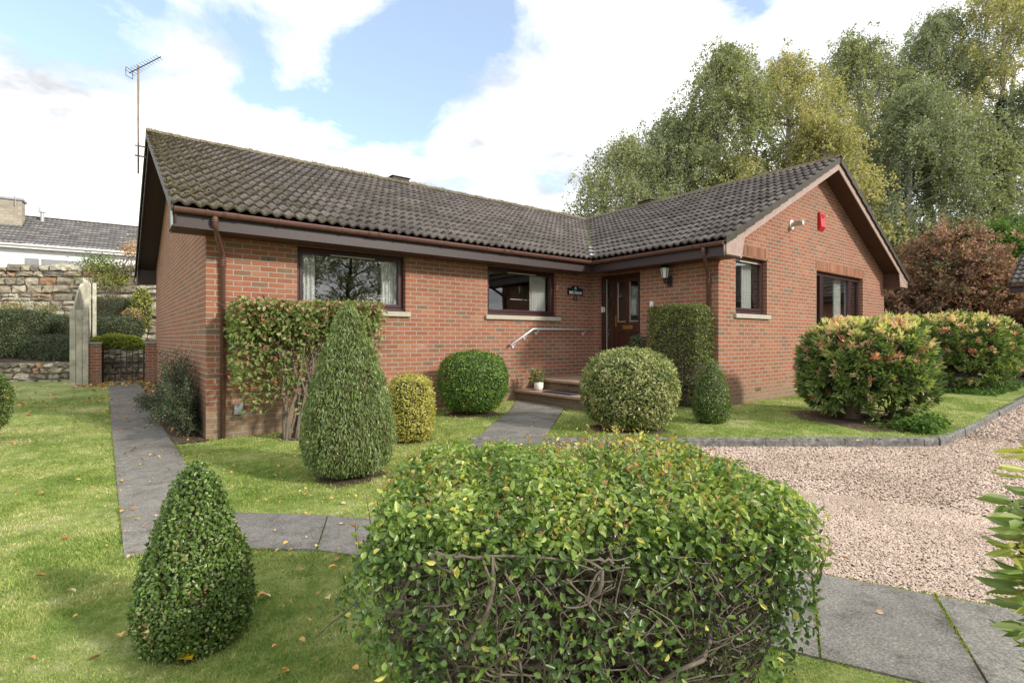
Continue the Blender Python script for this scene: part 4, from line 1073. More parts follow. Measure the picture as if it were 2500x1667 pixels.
def build_fittings():
    T = TFRONT(YA)
    C = [(T, 2.40, 2.60, .24, 1.84, 2.70, 'white curtain at the left end of the wide window', 0), (T, 3.70, 3.97, .24, 1.84, 2.70, 'white curtain at the right end of the wide window', 0),
         (T, 5.80, 5.87, .22, 1.84, 2.70, 'narrow white curtain edge at the left of the smaller-looking window', 0), (T, 6.98, 7.40, .24, 1.84, 2.70, 'pale curtain at the right end of the window beside the house name sign', 0)]
    for (t, a, b, w, z0, z1, lab, pn) in C:
        V, F = wavy(t, a, b, w, z0, z1, pinch=pn); tag(mk('curtain', V, F, M['curtain'], smooth=True), lab, 'curtain', 'curtains')
    T = TFRONT(YC)
    for (a, b, w, z0, z1, lab) in [(9.75, 10.15, .24, 1.85, 2.84, 'pale curtain in the narrow gable window'), (14.2, 14.62, .26, 1.0, 2.84, 'pale drawn-back curtain in the middle light of the three-part gable window'), (14.85, 15.0, .22, 1.0, 2.84, 'white curtain in the right-hand light of the three-part gable window')]:
        V, F = wavy(T, a, b, w, z0, z1); tag(mk('curtain', V, F, M['curtain'], smooth=True), lab, 'curtain', 'curtains')
    # entrance steps
    st = thing('entrance_steps', 'two wide brick steps with paved tops leading to the front door', 'steps', (6.36, 6.8, .1))
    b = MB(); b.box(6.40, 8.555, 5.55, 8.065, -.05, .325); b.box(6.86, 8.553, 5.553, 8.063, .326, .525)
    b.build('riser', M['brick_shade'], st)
    rs = np.random.RandomState(3); b = MB(); y = 5.52
    while y < 8.0:
        e = min(y + .61, 8.066); b.box(6.345, 6.86, y + .003, e - .003, .326, .372); y = e
    y = 5.52
    while y < 8.0:
        e = min(y + .61, 8.066)
        for x in (6.81, 7.42, 8.03): b.box(x, min(x + .604, 8.556), y + .003, e - .003, .526, .572)
        y = e
    b.build('paving_tread', M['paving'], st, bevel=.006)
    m = MB(); m.box(6.42, 6.84, 6.55, 7.30, .374, .386); 
    for i in range(14): y = 6.57 + i * .052; m.box(6.43, 6.83, y, y + .026, .3865, .394)
    tag(m.build('door_mat', M['mat'], loc=(6.6, 6.9, .374)), 'dark rubber mat lying on the lower entrance step', 'door mat')
    # flower pot
    c = (6.60, 7.60, .374); t = thing('flower_pot', 'small white glazed pot with a leafy plant on the lower step', 'flower pot', c)
    p = MB(); p.lathe(c, [(.055, 0), (.072, .01), (.088, .06), (.092, .15), (.088, .155), (.080, .14), (.0765, .12)], 20); p.build('pot', M['pot'], t, smooth=True)
    rs = np.random.RandomState(4); n = 260; q = np.array(c) + np.array([-.03, .03, .27]) + rs.normal(size=(n, 3)) * np.array([.075, .075, .075])
    leaves('plant', q, rs.normal(size=(n, 3)) + [0, 0, .6], .055, .032, M['flat_leaf'], rs.rand(n) * .75, t, rs, hexa=True)
    tubes('stems', [(bez(np.array(c) + [0, 0, .12], np.array(c) + [0, 0, .2], q[i], 4), [.004, .003, .003, .002]) for i in range(0, 60, 4)], M['twig'], t, 4)
    # potted shrub by the door
    c = (8.12, 6.43, .572); t = thing('potted_shrub', 'small upright green shrub in a pot beside the front door', 'shrub', c)
    p = MB(); p.lathe(c, [(.10, 0), (.14, .22), (.13, .23), (.12, .2)], 18); p.build('pot', M['slate'], t, smooth=True)
    prof = [(.01, .88), (.05, .80), (.12, .68), (.17, .5), (.18, .36), (.12, .24), (.03, .2)]; pp, N = rot_surface(c, prof, 1900, rs, .04, 3, 5, .08)
    leaves('foliage', pp, N, .045, .024, M['cotoneaster'], .4 + rs.rand(1900) * .6, t, rs, tilt=.9); core_rev('twigs', c, prof, t, .6)
    # handrail on the long wall
    t = thing('handrail', 'stainless steel handrail fixed to the brick wall above the steps', 'handrail', (7.4, 8.0, 1.56))
    b = MB(); y = YA - .075; pts = [(6.22, y, 1.235), (6.80, y, 1.56), (8.50, y, 1.56)]; b.tube([pts[0], (6.77, y, 1.543), (6.80, y, 1.558), (6.84, y, 1.56), pts[2]], .021, 12); o = b.build('rail', M['steel'], t)
    for p in o.data.polygons: p.use_smooth = len(p.vertices) == 4
    for (x, z) in ((6.33, 1.297), (6.62, 1.459), (6.93, 1.56), (8.28, 1.56)):
        b = MB(); b.tube([(x, y, z - .018), (x, y, z - .06), (x, YA - .03, z - .085)], .007, 8); b.tube([(x, YA - .012, z - .085), (x, YA - .001, z - .085)], .033, 16); b.build('bracket', M['steel'], t)
    # sign and number
    t = thing('house_name_sign', 'black name plate with a small tree emblem and white lettering BIRCHLEA', 'sign', (8.02, YA, 2.41)); cx, cz = 8.04, 2.40
    pr = [(-.23, -.095), (.23, -.095), (.23, .035), (.205, .055), (.12, .06), (.085, .085), (.045, .108), (0, .115), (-.045, .108), (-.085, .085), (-.12, .06), (-.205, .055), (-.23, .035)]
    b = MB(TFRONT(YA)); b.prism([(cx + a, cz + c_) for a, c_ in pr], -.022, -.003); b.build('plate', M['signblack'], t, bevel=.003)

    def text(s, size, x, z, mat, parent, yf, ext=.002, nm='lettering'):
        cu = bpy.data.curves.new(nm, 'FONT'); cu.body = s; cu.size = size; cu.extrude = ext; cu.align_x = 'CENTER'; cu.align_y = 'CENTER'; cu.offset = size * .018
        tmp = bpy.data.objects.new('tmp', cu); COL.objects.link(tmp); dg = bpy.context.evaluated_depsgraph_get(); me = bpy.data.meshes.new_from_object(tmp.evaluated_get(dg))
        V = np.array([v.co[:] for v in me.vertices]); F = [list(p.vertices) for p in me.polygons]; bpy.data.objects.remove(tmp)
        W = np.stack([V[:, 0] + x, np.full(len(V), yf) - V[:, 2], V[:, 1] + z], 1); return mk(nm, W, F, mat, parent)
    text('BIRCHLEA', .083, cx, cz - .048, M['letter'], t, YA - .0245)
    b = MB(TFRONT(YA)); e = [(-.028, .022), (.028, .022), (.036, .045), (.026, .075), (.008, .092), (-.012, .090), (-.030, .07), (-.036, .042)]; b.prism([(cx + a, cz + c_) for a, c_ in e], -.0255, -.0225); b.box(cx - .004, cx + .004, -.0256, -.0225, cz + .002, cz + .0215); b.box(cx - .04, cx + .04, -.0254, -.0225, cz - .002, cz + .001); b.build('emblem', M['signgreen'], t)
    o = text('43', .15, cx + .005, 2.225, M['black'], None, YA - .006, .005, 'house_number'); tag(o, 'dark metal house number 43 on the brick below the name sign', 'house number')
    # lantern
    t = thing('wall_lantern', 'black coach lantern with opal panes on the entrance wall', 'wall lamp', (XB, 6.02, 2.6)); c = (XB - .17, 6.02, 2.50)
    b = MB(); b.lathe((c[0], c[1], c[2]), [(.055, 0), (.057, .012), (.05, .014)], 6); b.lathe((c[0], c[1], c[2] + .20), [(.105, 0), (.11, .01), (.085, .03), (.05, .055), (.03, .075), (.012, .085), (.010, .10), (.014, .108), (.004, .12)], 6)
    for k in range(6):
        an = 2 * math.pi * k / 6; b.tube([(c[0] + .055 * math.cos(an), c[1] + .055 * math.sin(an), c[2] + .01), (c[0] + .09 * math.cos(an), c[1] + .09 * math.sin(an), c[2] + .205)], .006, 5)
    b.tube([(c[0], c[1], c[2]), (c[0], c[1], c[2] - .06), (c[0] + .03, c[1], c[2] - .085), (XB - .03, c[1], c[2] - .04)], .011, 8); b.lathe((c[0], c[1], c[2] - .045), [(.006, -.05), (.02, -.02), (.03, .02), (.02, .044)], 10)
    b.prism([(0, 0)] * 0 or [(c[0], 0), (c[0] + .001, 0), (c[0], .001)], 0, .001) if False else None
    b.build('frame', M['black'], t)
    b = MB(TSIDE(XB)); b.prism([(6.02 - .045, 2.36), (6.02 + .045, 2.36), (6.02 + .06, 2.46), (6.02 + .045, 2.56), (6.02 - .045, 2.56), (6.02 - .06, 2.46)], -.025, -.001); b.build('back_plate', M['black'], t, bevel=.004)
    b = MB(); b.lathe((c[0], c[1], c[2] + .015), [(.050, 0), (.084, .184)], 6); b.build('lamp_glass', M['opal'], t)
    b = MB(TSIDE(XB)); b.box(6.395, 6.465, -.045, -.001, 1.985, 2.10); b.box(6.405, 6.455, -.052, -.0455, 2.0, 2.06); o = b.build('key_safe', M['white'], bevel=.006, loc=(XB, 6.43, 2.03)); tag(o, 'small pale key safe on the brick beside the front door', 'key safe')
    b = MB(TFRONT(YA)); b.box(1.425, 1.535, -.06, -.001, .32, .47); b.box(1.437, 1.523, -.068, -.0605, .335, .455); o = b.build('meter_box', M['greybox'], bevel=.012, loc=(1.48, YA, .39)); tag(o, 'small grey plastic box low on the brick wall beside the brown downpipe', 'meter box')
    # alarm box and flue on the gable
    t = thing('alarm_box', 'red burglar alarm box with a yellow strobe high on the gable wall', 'alarm box', (12.78, YC, 4.0)); T = TFRONT(YC)
    b = MB(T); x0, x1 = 12.66, 12.92; b.box(x0, x1, -.012, -.001, 3.80, 4.21)
    pl = [(x0 + .004, -.06, 3.86), (x1 - .004, -.06, 3.86)]
    b.add([(x0 + .004, -.013, 3.80), (x1 - .004, -.013, 3.80), (x1 - .004, -.075, 3.88), (x0 + .004, -.075, 3.88), (x0 + .004, -.013, 4.205), (x1 - .004, -.013, 4.205), (x1 - .004, -.055, 4.19), (x0 + .004, -.055, 4.19)], [(0, 1, 2, 3), (3, 2, 6, 7), (7, 6, 5, 4), (0, 3, 7, 4), (1, 5, 6, 2), (0, 4, 5, 1)])
    for i in range(4): z = 4.08 + i * .022; b.box(x0 + .06, x1 - .07, -.073, -.055, z, z + .010)
    b.build('case', M['red'], t); b = MB(T); b.tube([(x1 + .001, -.05, 4.14), (x1 + .05, -.05, 4.14)], .038, 12); b.build('strobe', M['yellow'], t, bevel=.004)
    t = thing('boiler_flue', 'short grey flue pipe sticking out of the gable wall left of the alarm box', 'flue', (11.36, YC, 3.75))
    b = MB(); b.tube([(11.36, YC - .004, 3.75), (11.36, YC - .02, 3.75)], .10, 20); b.build('collar', M['white'], t); b = MB(); b.tube([(11.36, YC - .021, 3.75), (11.36, YC - .24, 3.76)], .052, 18); b.tube([(11.36, YC - .20, 3.758), (11.36, YC - .212, 3.759)], .060, 18); b.build('pipe', M['galv'], t)
    b = MB(T); b.box(11.98, 12.045, -.05, -.001, .12, .36); b.box(11.985, 12.04, -.10, -.051, .30, .355); tag(b.build('waste_pipe', M['white'], bevel=.02, loc=(12, YC, .2)), 'short white waste pipe at the foot of the gable wall', 'pipe')
    # aerial
    yr = (YA + YE) / 2; x = XA - .43 - .13; t = thing('tv_aerial', 'tall rusty mast with a toothed television aerial on the left gable', 'aerial', (x, yr, 4.6))
    y = yr - .05; b = MB(); b.tube([(x, y, 4.50), (x, y, 6.55)], .016, 8)
    for z in (4.83, 5.02): b.box(x - .06, x + .12, y - .02, y + .02, z, z + .02)
    b.build('mast', simple('rusty_steel', (.24, .19, .16), .6, .3, 12, metal=.4), t)
    a = np.array([x, y, 6.50]); dirv = np.array([.60, -.55, .36]); dirv /= np.linalg.norm(dirv)
    b = MB(); s0 = a - dirv * .20; s1 = a + dirv * .50; b.tube([s0, s1], .009, 6)
    side = np.cross(dirv, [0, 0, 1]); side /= np.linalg.norm(side)
    for i in range(12): p = s0 + (s1 - s0) * (i + .3) / 12; L = .12 - .003 * i; b.tube([p - side * L, p + side * L], .0045, 5)
    b.tube([s0 - np.array([0, 0, .08]) + side * .08, s0 + np.array([0, 0, .08]) + side * .08], .005, 5); b.tube([s0 - np.array([0, 0, .08]) - side * .08, s0 + np.array([0, 0, .08]) - side * .08], .005, 5); b.tube([s0 - side * .08 - [0, 0, .08], s0 + side * .08 - [0, 0, .08]], .005, 5); b.tube([s0 - side * .08 + [0, 0, .08], s0 + side * .08 + [0, 0, .08]], .005, 5)
    b.build('antenna', M['black'], t)


# ================================================================= other built things
def rubble_wall(name, label, cat, a, b, z0, z1, thick, seed, hs=(.14, .34), ls=(.25, .7), cope=True, zf=None):
    rs = np.random.RandomState(seed); a = np.array(a, float); b = np.array(b, float); L = np.linalg.norm(b - a); d = (b - a) / L; nrm = np.array([-d[1], d[0]])
    t = thing(name, label, cat, (a[0], a[1], z0)); V = []; F = []; RN = []

    def stone(u0, u1, za, zb, ji=.045, out=0.0):
        n = len(V); g = .012; w0 = -thick / 2 - rs.rand() * .05 - out; w1 = thick / 2 + rs.rand() * .05 + out; cu = (u0 + u1) / 2; cz = (za + zb) / 2
        for w in (w0, 0, w1):
            k = 1 if w == 0 else .86
            for (u, z) in ((u0 + g, za + g), (cu, za + g * .6), (u1 - g, za + g), (u1 - g * .6, cz), (u1 - g, zb - g), (cu, zb - g * .6), (u0 + g, zb - g), (u0 + g * .6, cz)):
                uu = cu + (u - cu) * k + rs.normal() * ji * .4; z2 = cz + (z - cz) * k + rs.normal() * ji * .4; ww = w + rs.normal() * ji * .5 * (w != 0)
                p = a + d * uu + nrm * ww; V.append((p[0], p[1], z2))
            if w != 0: p = a + d * cu + nrm * (w + math.copysign(.025, w)); 
        V.append((*(a + d * cu + nrm * (w0 - .03)), cz + rs.normal() * .02)); V.append((*(a + d * cu + nrm * (w1 + .03)), cz))
        r = rs.rand()
        for i in range(8):
            j = (i + 1) % 8
            F.append([n + i, n + j, n + 8 + j, n + 8 + i]); F.append([n + 8 + i, n + 8 + j, n + 16 + j, n + 16 + i]); F.append([n + 24, n + j, n + i]); F.append([n + 25, n + 16 + i, n + 16 + j]); RN.extend([r] * 4)
    z = z0
    while z < z1 - .06:
        h = min(hs[0] + rs.rand() * (hs[1] - hs[0]), z1 - z); u = -rs.rand() * .3
        while u < L:
            l = ls[0] + rs.rand() * (ls[1] - ls[0])
            if h > .24 and rs.rand() < .3: stone(u, u + l, z, z + h * .5); stone(u + .0, u + l, z + h * .5, z + h)
            else: stone(u, u + l, z, z + h * (1 + 0 * rs.rand()))
            u += l
        z += h
    if cope:
        u = 0
        while u < L: l = .28 + rs.rand() * .4; stone(u, u + l * .93, z1, z1 + .17 + rs.rand() * .16, .035, .03); u += l
    me = mk('stones', V, F, M['stone'], t, rnd=RN)
    c = MB(); q = [a - nrm * (thick / 2 - .035), b - nrm * (thick / 2 - .035), b + nrm * (thick / 2 - .035), a + nrm * (thick / 2 - .035)]
    vs = [(p[0], p[1], z0 - .2) for p in q] + [(p[0], p[1], z1 - .02) for p in q]; c.add(vs, [(0, 1, 5, 4), (1, 2, 6, 5), (2, 3, 7, 6), (3, 0, 4, 7), (4, 5, 6, 7)]); c.build('mortar', M['mortar'], t)
    return t


def build_gate_corner():
    g = .22
    for (x0, x1, lab) in ((-.31, -.03, 'brick gate pillar with a slate cap beside the wooden fence'), (.87, 1.085, 'narrow brick gate pillar with a slate cap against the house gable')):
        t = thing('gate_pillar', lab, 'pillar', ((x0 + x1) / 2, 16.5, g), 'gate pillars'); b = MB(); b.box(x0, x1, 16.36, 16.64, g - .1, 1.235); b.build('brickwork', M['brick'], t)
        b = MB(); b.box(x0 - .02, x1 + (.0 if x1 > 1 else .02), 16.33, 16.67, 1.236, 1.275); b.build('cap', M['slate'], t, bevel=.006)
    t = thing('garden_gate', 'black wrought iron garden gate at the end of the side path', 'gate', (.42, 16.5, g)); y = 16.5
    b = MB(); b.tube([(.0, y, g + .04), (.0, y, 1.17)], .020, 6); b.tube([(.83, y, g + .04), (.83, y, 1.17)], .020, 6)
    for z in (g + .10, g + .55, 1.04): b.tube([(0, y, z), (.83, y, z)], .010, 6)
    f = b.build('frame', M['black'], t)
    for i in range(1, 7):
        x = .83 * i / 7; b = MB(); b.tube([(x, y, g + .08), (x, y, 1.12), (x, y, 1.19)], [.010, .010, .003], 6); b.build('bar', M['black'], t)
    b = MB()
    for cx in (.30, .53):
        for sg in (-1, 1):
            pts = []
            for k in range(22): an = k * .45; r = .085 * (1 - k / 26); pts.append((cx + sg * r * math.cos(an), y - .012, g + .62 + r * math.sin(an) + .08 * sg))
            b.tube(pts, .0045, 4)
    b.tube([(.02, y - .012, g + .12), (.3, y - .012, g + .52)], .005, 4); b.tube([(.81, y - .012, g + .12), (.53, y - .012, g + .52)], .005, 4); b.tube([(.02, y - .012, 1.02), (.3, y - .012, g + .6)], .005, 4); b.tube([(.81, y - .012, 1.02), (.53, y - .012, g + .6)], .005, 4)
    b.build('scrollwork', M['black'], t)
    # wooden fence: front boards facing the lawn, then a run of boards stepping up the slope behind
    t = thing('wooden_fence', 'grey weathered board fence beside the gate with tops that step upward', 'fence', (-.55, 16.5, g)); rs = np.random.RandomState(8)
    xs = [-.625, -.505, -.385]
    for i, x in enumerate(xs): b = MB(); b.box(x, x + .108, 16.30 + .003 * i, 16.325 + .003 * i, g + .0, 2.04 + .01 * i); b.build('board', M['wood'], t, bevel=.004)
    y = 16.38; z = 2.12; i = 0
    while y < 19.6:
        b = MB(); x = -.56 + (y - 16.38) * .085; b.prism([(0, 0)] * 0 or [(y, g), (y + .115, g), (y + .115, z + .085), (y, z)], 0, 0.022) if False else None
        b = MB(lambda u, w, zz, x=x: (x + w, u, zz)); b.prism([(y, g + .02), (y + .115, g + .02), (y + .115, z + .055), (y + .05, z + .085), (y, z)], 0, .022); b.build('board', M['wood'], t)
        y += .135; z = 2.12 + (.62 * math.sin(min(1, (y - 16.38) / 1.5) * 1.57) if y < 18 else .75 + .02 * (i % 3)); i += 1
    for (x, y_) in ((-.24, 19.7), (-.38, 18.3)): b = MB(); b.box(x, x + .09, y_, y_ + .09, g, 3.0 if y_ > 19 else 2.9); b.build('post', M['wood'], t)
    # terraces behind, following the stone walls
    ds = np.linspace(14.25, 34, 40); ls = np.linspace(-42, -9, 60); Dg, Lg = np.meshgrid(ds, ls); X = FW[0] * Dg + RT[0] * Lg; Y = FW[1] * Dg + RT[1] * Lg; k_ = (X > .95) & (Y < 18.2)
    Z = np.where(k_, .1, .74 + .11 * (Dg - 14.25) + .05 * np.sin(X * 1.3) * np.sin(Y * 1.1)); V = np.stack([X, Y, Z], -1).reshape(-1, 3); nx = len(ds); i = np.arange((len(ls) - 1) * (nx - 1)); a = (i // (nx - 1)) * nx + i % (nx - 1)
    F = np.stack([a, a + 1, a + nx + 1, a + nx], -1); F = F[~k_.reshape(-1)[F].any(1)]; tag(mk('terrace', V, F, M['soil'], smooth=True), kind='structure')
    a = P(-120, 14.1); b_ = P(168, 14.1)
    rubble_wall('retaining_wall', 'low dry stone retaining wall below the dark hedges left of the wooden fence', 'wall', a[:2], b_[:2], .0, .74, .35, 11, cope=False, ls=(.2, .5), hs=(.1, .2))
    a = P(205, 14.6); b_ = P(420, 14.6)
    rubble_wall('retaining_wall', 'low mossy stone retaining wall seen through the iron gate', 'wall', a[:2], b_[:2], .1, 1.05, .3, 12, cope=False, ls=(.25, .6), hs=(.1, .2))
    a = P(-300, 19.5); b_ = P(420, 19.5)
    rubble_wall('stone_wall', 'tall old rubble stone wall with rough cope stones behind the garden', 'wall', a[:2], b_[:2], .9, 3.84, .45, 13, hs=(.16, .36), ls=(.3, .8))


def far_house():
    d = 30.0; e0 = P(-420, 26.3)[:2]; e1 = P(400, 34.7)[:2]
    t = thing('white_bungalow', 'white rendered bungalow with grey tiled roof behind the stone wall', 'house', (e0[0], e0[1], 1.5)); L = np.linalg.norm(e1 - e0); U = (e1 - e0) / L; Vd = np.array([-U[1], U[0]])
    ez = ZP(556, d); TT = lambda u, w, z: (e0[0] + U[0] * u + Vd[0] * w, e0[1] + U[1] * u + Vd[1] * w, z)
    b = MB(TT); b.box(-1, L + 2, .45, 8, 1.0, ez - .15); b.build('wall', M['whitewall'], t)
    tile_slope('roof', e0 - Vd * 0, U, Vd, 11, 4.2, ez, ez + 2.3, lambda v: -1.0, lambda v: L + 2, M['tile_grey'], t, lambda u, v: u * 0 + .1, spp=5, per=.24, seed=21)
    b = MB(TT); b.box(-1, L + 2, .04, .07, ez - .24, ez - .01); b.build('fascia_board', M['white'], t); b = MB(TT); b.box(-1, L + 2, .071, .45, ez - .23, ez - .2); b.build('soffit', M['white'], t)
    g = MB(); g.tube([TT(-1, -.02, ez - .06), TT(L + 2, -.02, ez - .06)], .065, 10); g.build('gutter', M['white'], t)
    b = MB(TT); b.box(-1, L + 2, 4.15, 4.3, ez + 2.29, ez + 2.4); b.build('ridge_tiles', M['tile_grey'], t)
    # window with white frame and blinds
    def uof(vx, w=.42): q = e0 + Vd * w; tt = (vx * 1.063 - 1250) / FPX; return -((q @ RT) - tt * (q @ FW)) / ((U @ RT) - tt * (U @ FW))
    u0, u1 = uof(52), uof(218); z1 = ez - .70; z0 = z1 - 1.3; um = uof(90); f = MB(TT)
    for a in (u0, um, u1 - .08): f.box(a, a + .08, .40, .449, z0, z1)
    f.box(u0, u1, .401, .448, z1 - .08, z1 + .005); f.box(u0, u1, .401, .448, z0, z0 + .08); w = f.build('window', M['white'], t)
    s = MB(TT); k = z0
    while k < z1 - .1: s.box(u0 + .08, u1 - .08, .43, .4475, k, k + .028); k += .045
    s.build('blind', M['galv'], w)
    g = MB(TT); g.box(u0 + .08, u1 - .08, .415, .42, z0 + .08, z1 - .08); g.build('pane', M['glass'], w)
    # chimney
    c0, c1 = uof(-75, 3.1), uof(54, 3.1); zc = ZP(462, 33); b = MB(TT); b.box(c0, c1, 2.6, 3.6, ez, zc - .12); ch = b.build('chimney', M['stone_chim'], t); b = MB(TT); b.box(c0 - .08, c1 + .08, 2.52, 3.68, zc - .119, zc); b.build('chimney_cap', M['slate'], ch)
    b = MB(); b.tube([TT(c1 - .35, 3.1, zc), TT(c1 - .35, 3.1, zc + .22)], .09, 10); b.build('chimney_pot', M['galv'], ch)
    t2 = thing('steel_flue', 'small steel flue with a cap on the grey roof of the white bungalow', 'flue', TT(uof(97, 3.6), 3.6, ez + 1.9)); b = MB(); uu = uof(97, 3.6); b.tube([TT(uu, 3.6, ez + 1.8), TT(uu, 3.6, ez + 2.6)], .10, 12); b.build('pipe', M['galv'], t2); b = MB(); b.tube([TT(uu, 3.6, ez + 2.601), TT(uu, 3.6, ez + 2.9)], .19, 12); b.build('cap', M['steel'], t2)
    t3 = thing('tv_aerial', 'thin aerial on the chimney of the white bungalow', 'aerial', TT(c1 - .3, 2.5, zc)); b = MB(); p = TT(c1 - .28, 2.5, zc); b.tube([(p[0], p[1], zc - .5), (p[0], p[1], ZP(408, 32.5))], .022, 6); b.build('mast', M['galv'], t3)
    b = MB(); q = Vector(TT(c1 - .28, 2.5, ZP(412, 32.5))); e = Vector(TT(c1 - .85, 2.4, ZP(419, 32.5))); b.tube([e, q + (q - e) * .1], .014, 5)
    for i in range(6): m_ = e + (q - e) * i / 6; b.tube([m_ + Vector((0, 0, -.08)), m_ + Vector((0, 0, .08))], .009, 4)
    b.build('antenna', M['galv'], t3)
    # neighbour at the right edge: brick bungalow, tiled roof
    x0, y0 = 21.65, 3.2; t = thing('neighbour_bungalow', 'brick neighbour bungalow whose tiled roof corner shows at the right edge', 'house', (x0, y0, 0))
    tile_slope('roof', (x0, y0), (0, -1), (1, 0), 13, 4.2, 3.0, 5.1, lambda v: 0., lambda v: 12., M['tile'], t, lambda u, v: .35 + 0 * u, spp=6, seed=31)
    b = MB(TSIDE(x0 + .5)); b.box(y0 - 12, y0 - .4, 0, 7, -.1, 2.8); b.build('wall', M['brick'], t)
    b = MB(); b.box(x0 + .03, x0 + .055, y0 - 12, y0 - .02, 2.76, 2.98); b.box(x0 + .056, x0 + .5, y0 - 12, y0 - .02, 2.77, 2.785); b.build('fascia_board', M['timber'], t)
    gutter('gutter', (x0 - .02, y0 + .0, 2.97), (x0 - .02, y0 - 12, 2.97), t, M['gutter']); b = MB(TFRONT(y0)); b.prism([(x0, 2.98), (x0 + 4.2, 5.08), (x0 + 4.2, 4.88), (x0, 2.78)], -.045, -.02); b.build('bargeboard', M['timber'], t)
    b = MB(TFRONT(y0 + .015))
    for i in range(13): ya = x0 + 4.2 * i / 13; yb = x0 + 4.2 * (i + 1) / 13 + .01; b.prism([(ya, 3.0 + (ya - x0) * .5 - .07), (yb, 3.0 + (yb - x0) * .5 - .09), (yb, 3.0 + (yb - x0) * .5 + .03), (ya, 3.0 + (ya - x0) * .5 + .06)], -.03, 0)
    b.build('verge_tiles', M['tile'], t); b = MB(); b.tube([(x0 - .02, y0 - .35, 2.92), (x0 - .02, y0 - .35, 2.75), (x0 + .44, y0 - .55, 2.45), (x0 + .44, y0 - .55, .1)], .034, 10); b.build('downpipe', M['gutter'], t)
    # garage opposite (reflected in the gable window)
    x0 = 26; t = thing('garage', 'brick garage outside the picture that shows in the gable window glass', 'garage', (x0, -6, 0)); b = MB(); b.box(x0, x0 + 5, -9, .5, -.1, 3.0); b.build('wall', M['brick'], t); b = MB(); b.prism([(x0 - .3, 2.98), (x0 + 5.3, 2.98), (x0 + 2.5, 4.4)], -9.3, .8); b.build('roof', M['tile_grey'], t)
    # iron railing beyond the second pieris
    t = thing('iron_railing', 'low black scrolled iron railing behind the farther pieris bush', 'railing', (17.4, 5.0, .15)); b = MB()
    a = np.array([16.97, 5.3]); c = np.array([21.6, 3.6])
    for z in (.28, .95): b.tube([(*a, z), (*c, z)], .012, 6)
    for i in range(34): q = a + (c - a) * i / 33; b.tube([(*q, .2), (*q, .98)], .007, 5)
    b.build('bars', M['black'], t)
    b = MB()
    for i in range(12):
        q = a + (c - a) * (i + .5) / 12; pts = [(q[0] + .10 * math.cos(k * .5) * (1 - k / 20) * .9, q[1] - .02, .62 + .13 * math.sin(k * .5) * (1 - k / 20)) for k in range(16)]; b.tube(pts, .006, 4)
    b.build('scrollwork', M['black'], t)
# ================================================================= garden plants
def gp(x, y, dz=0.0): return (x, y, float(H(x, y)) + dz)


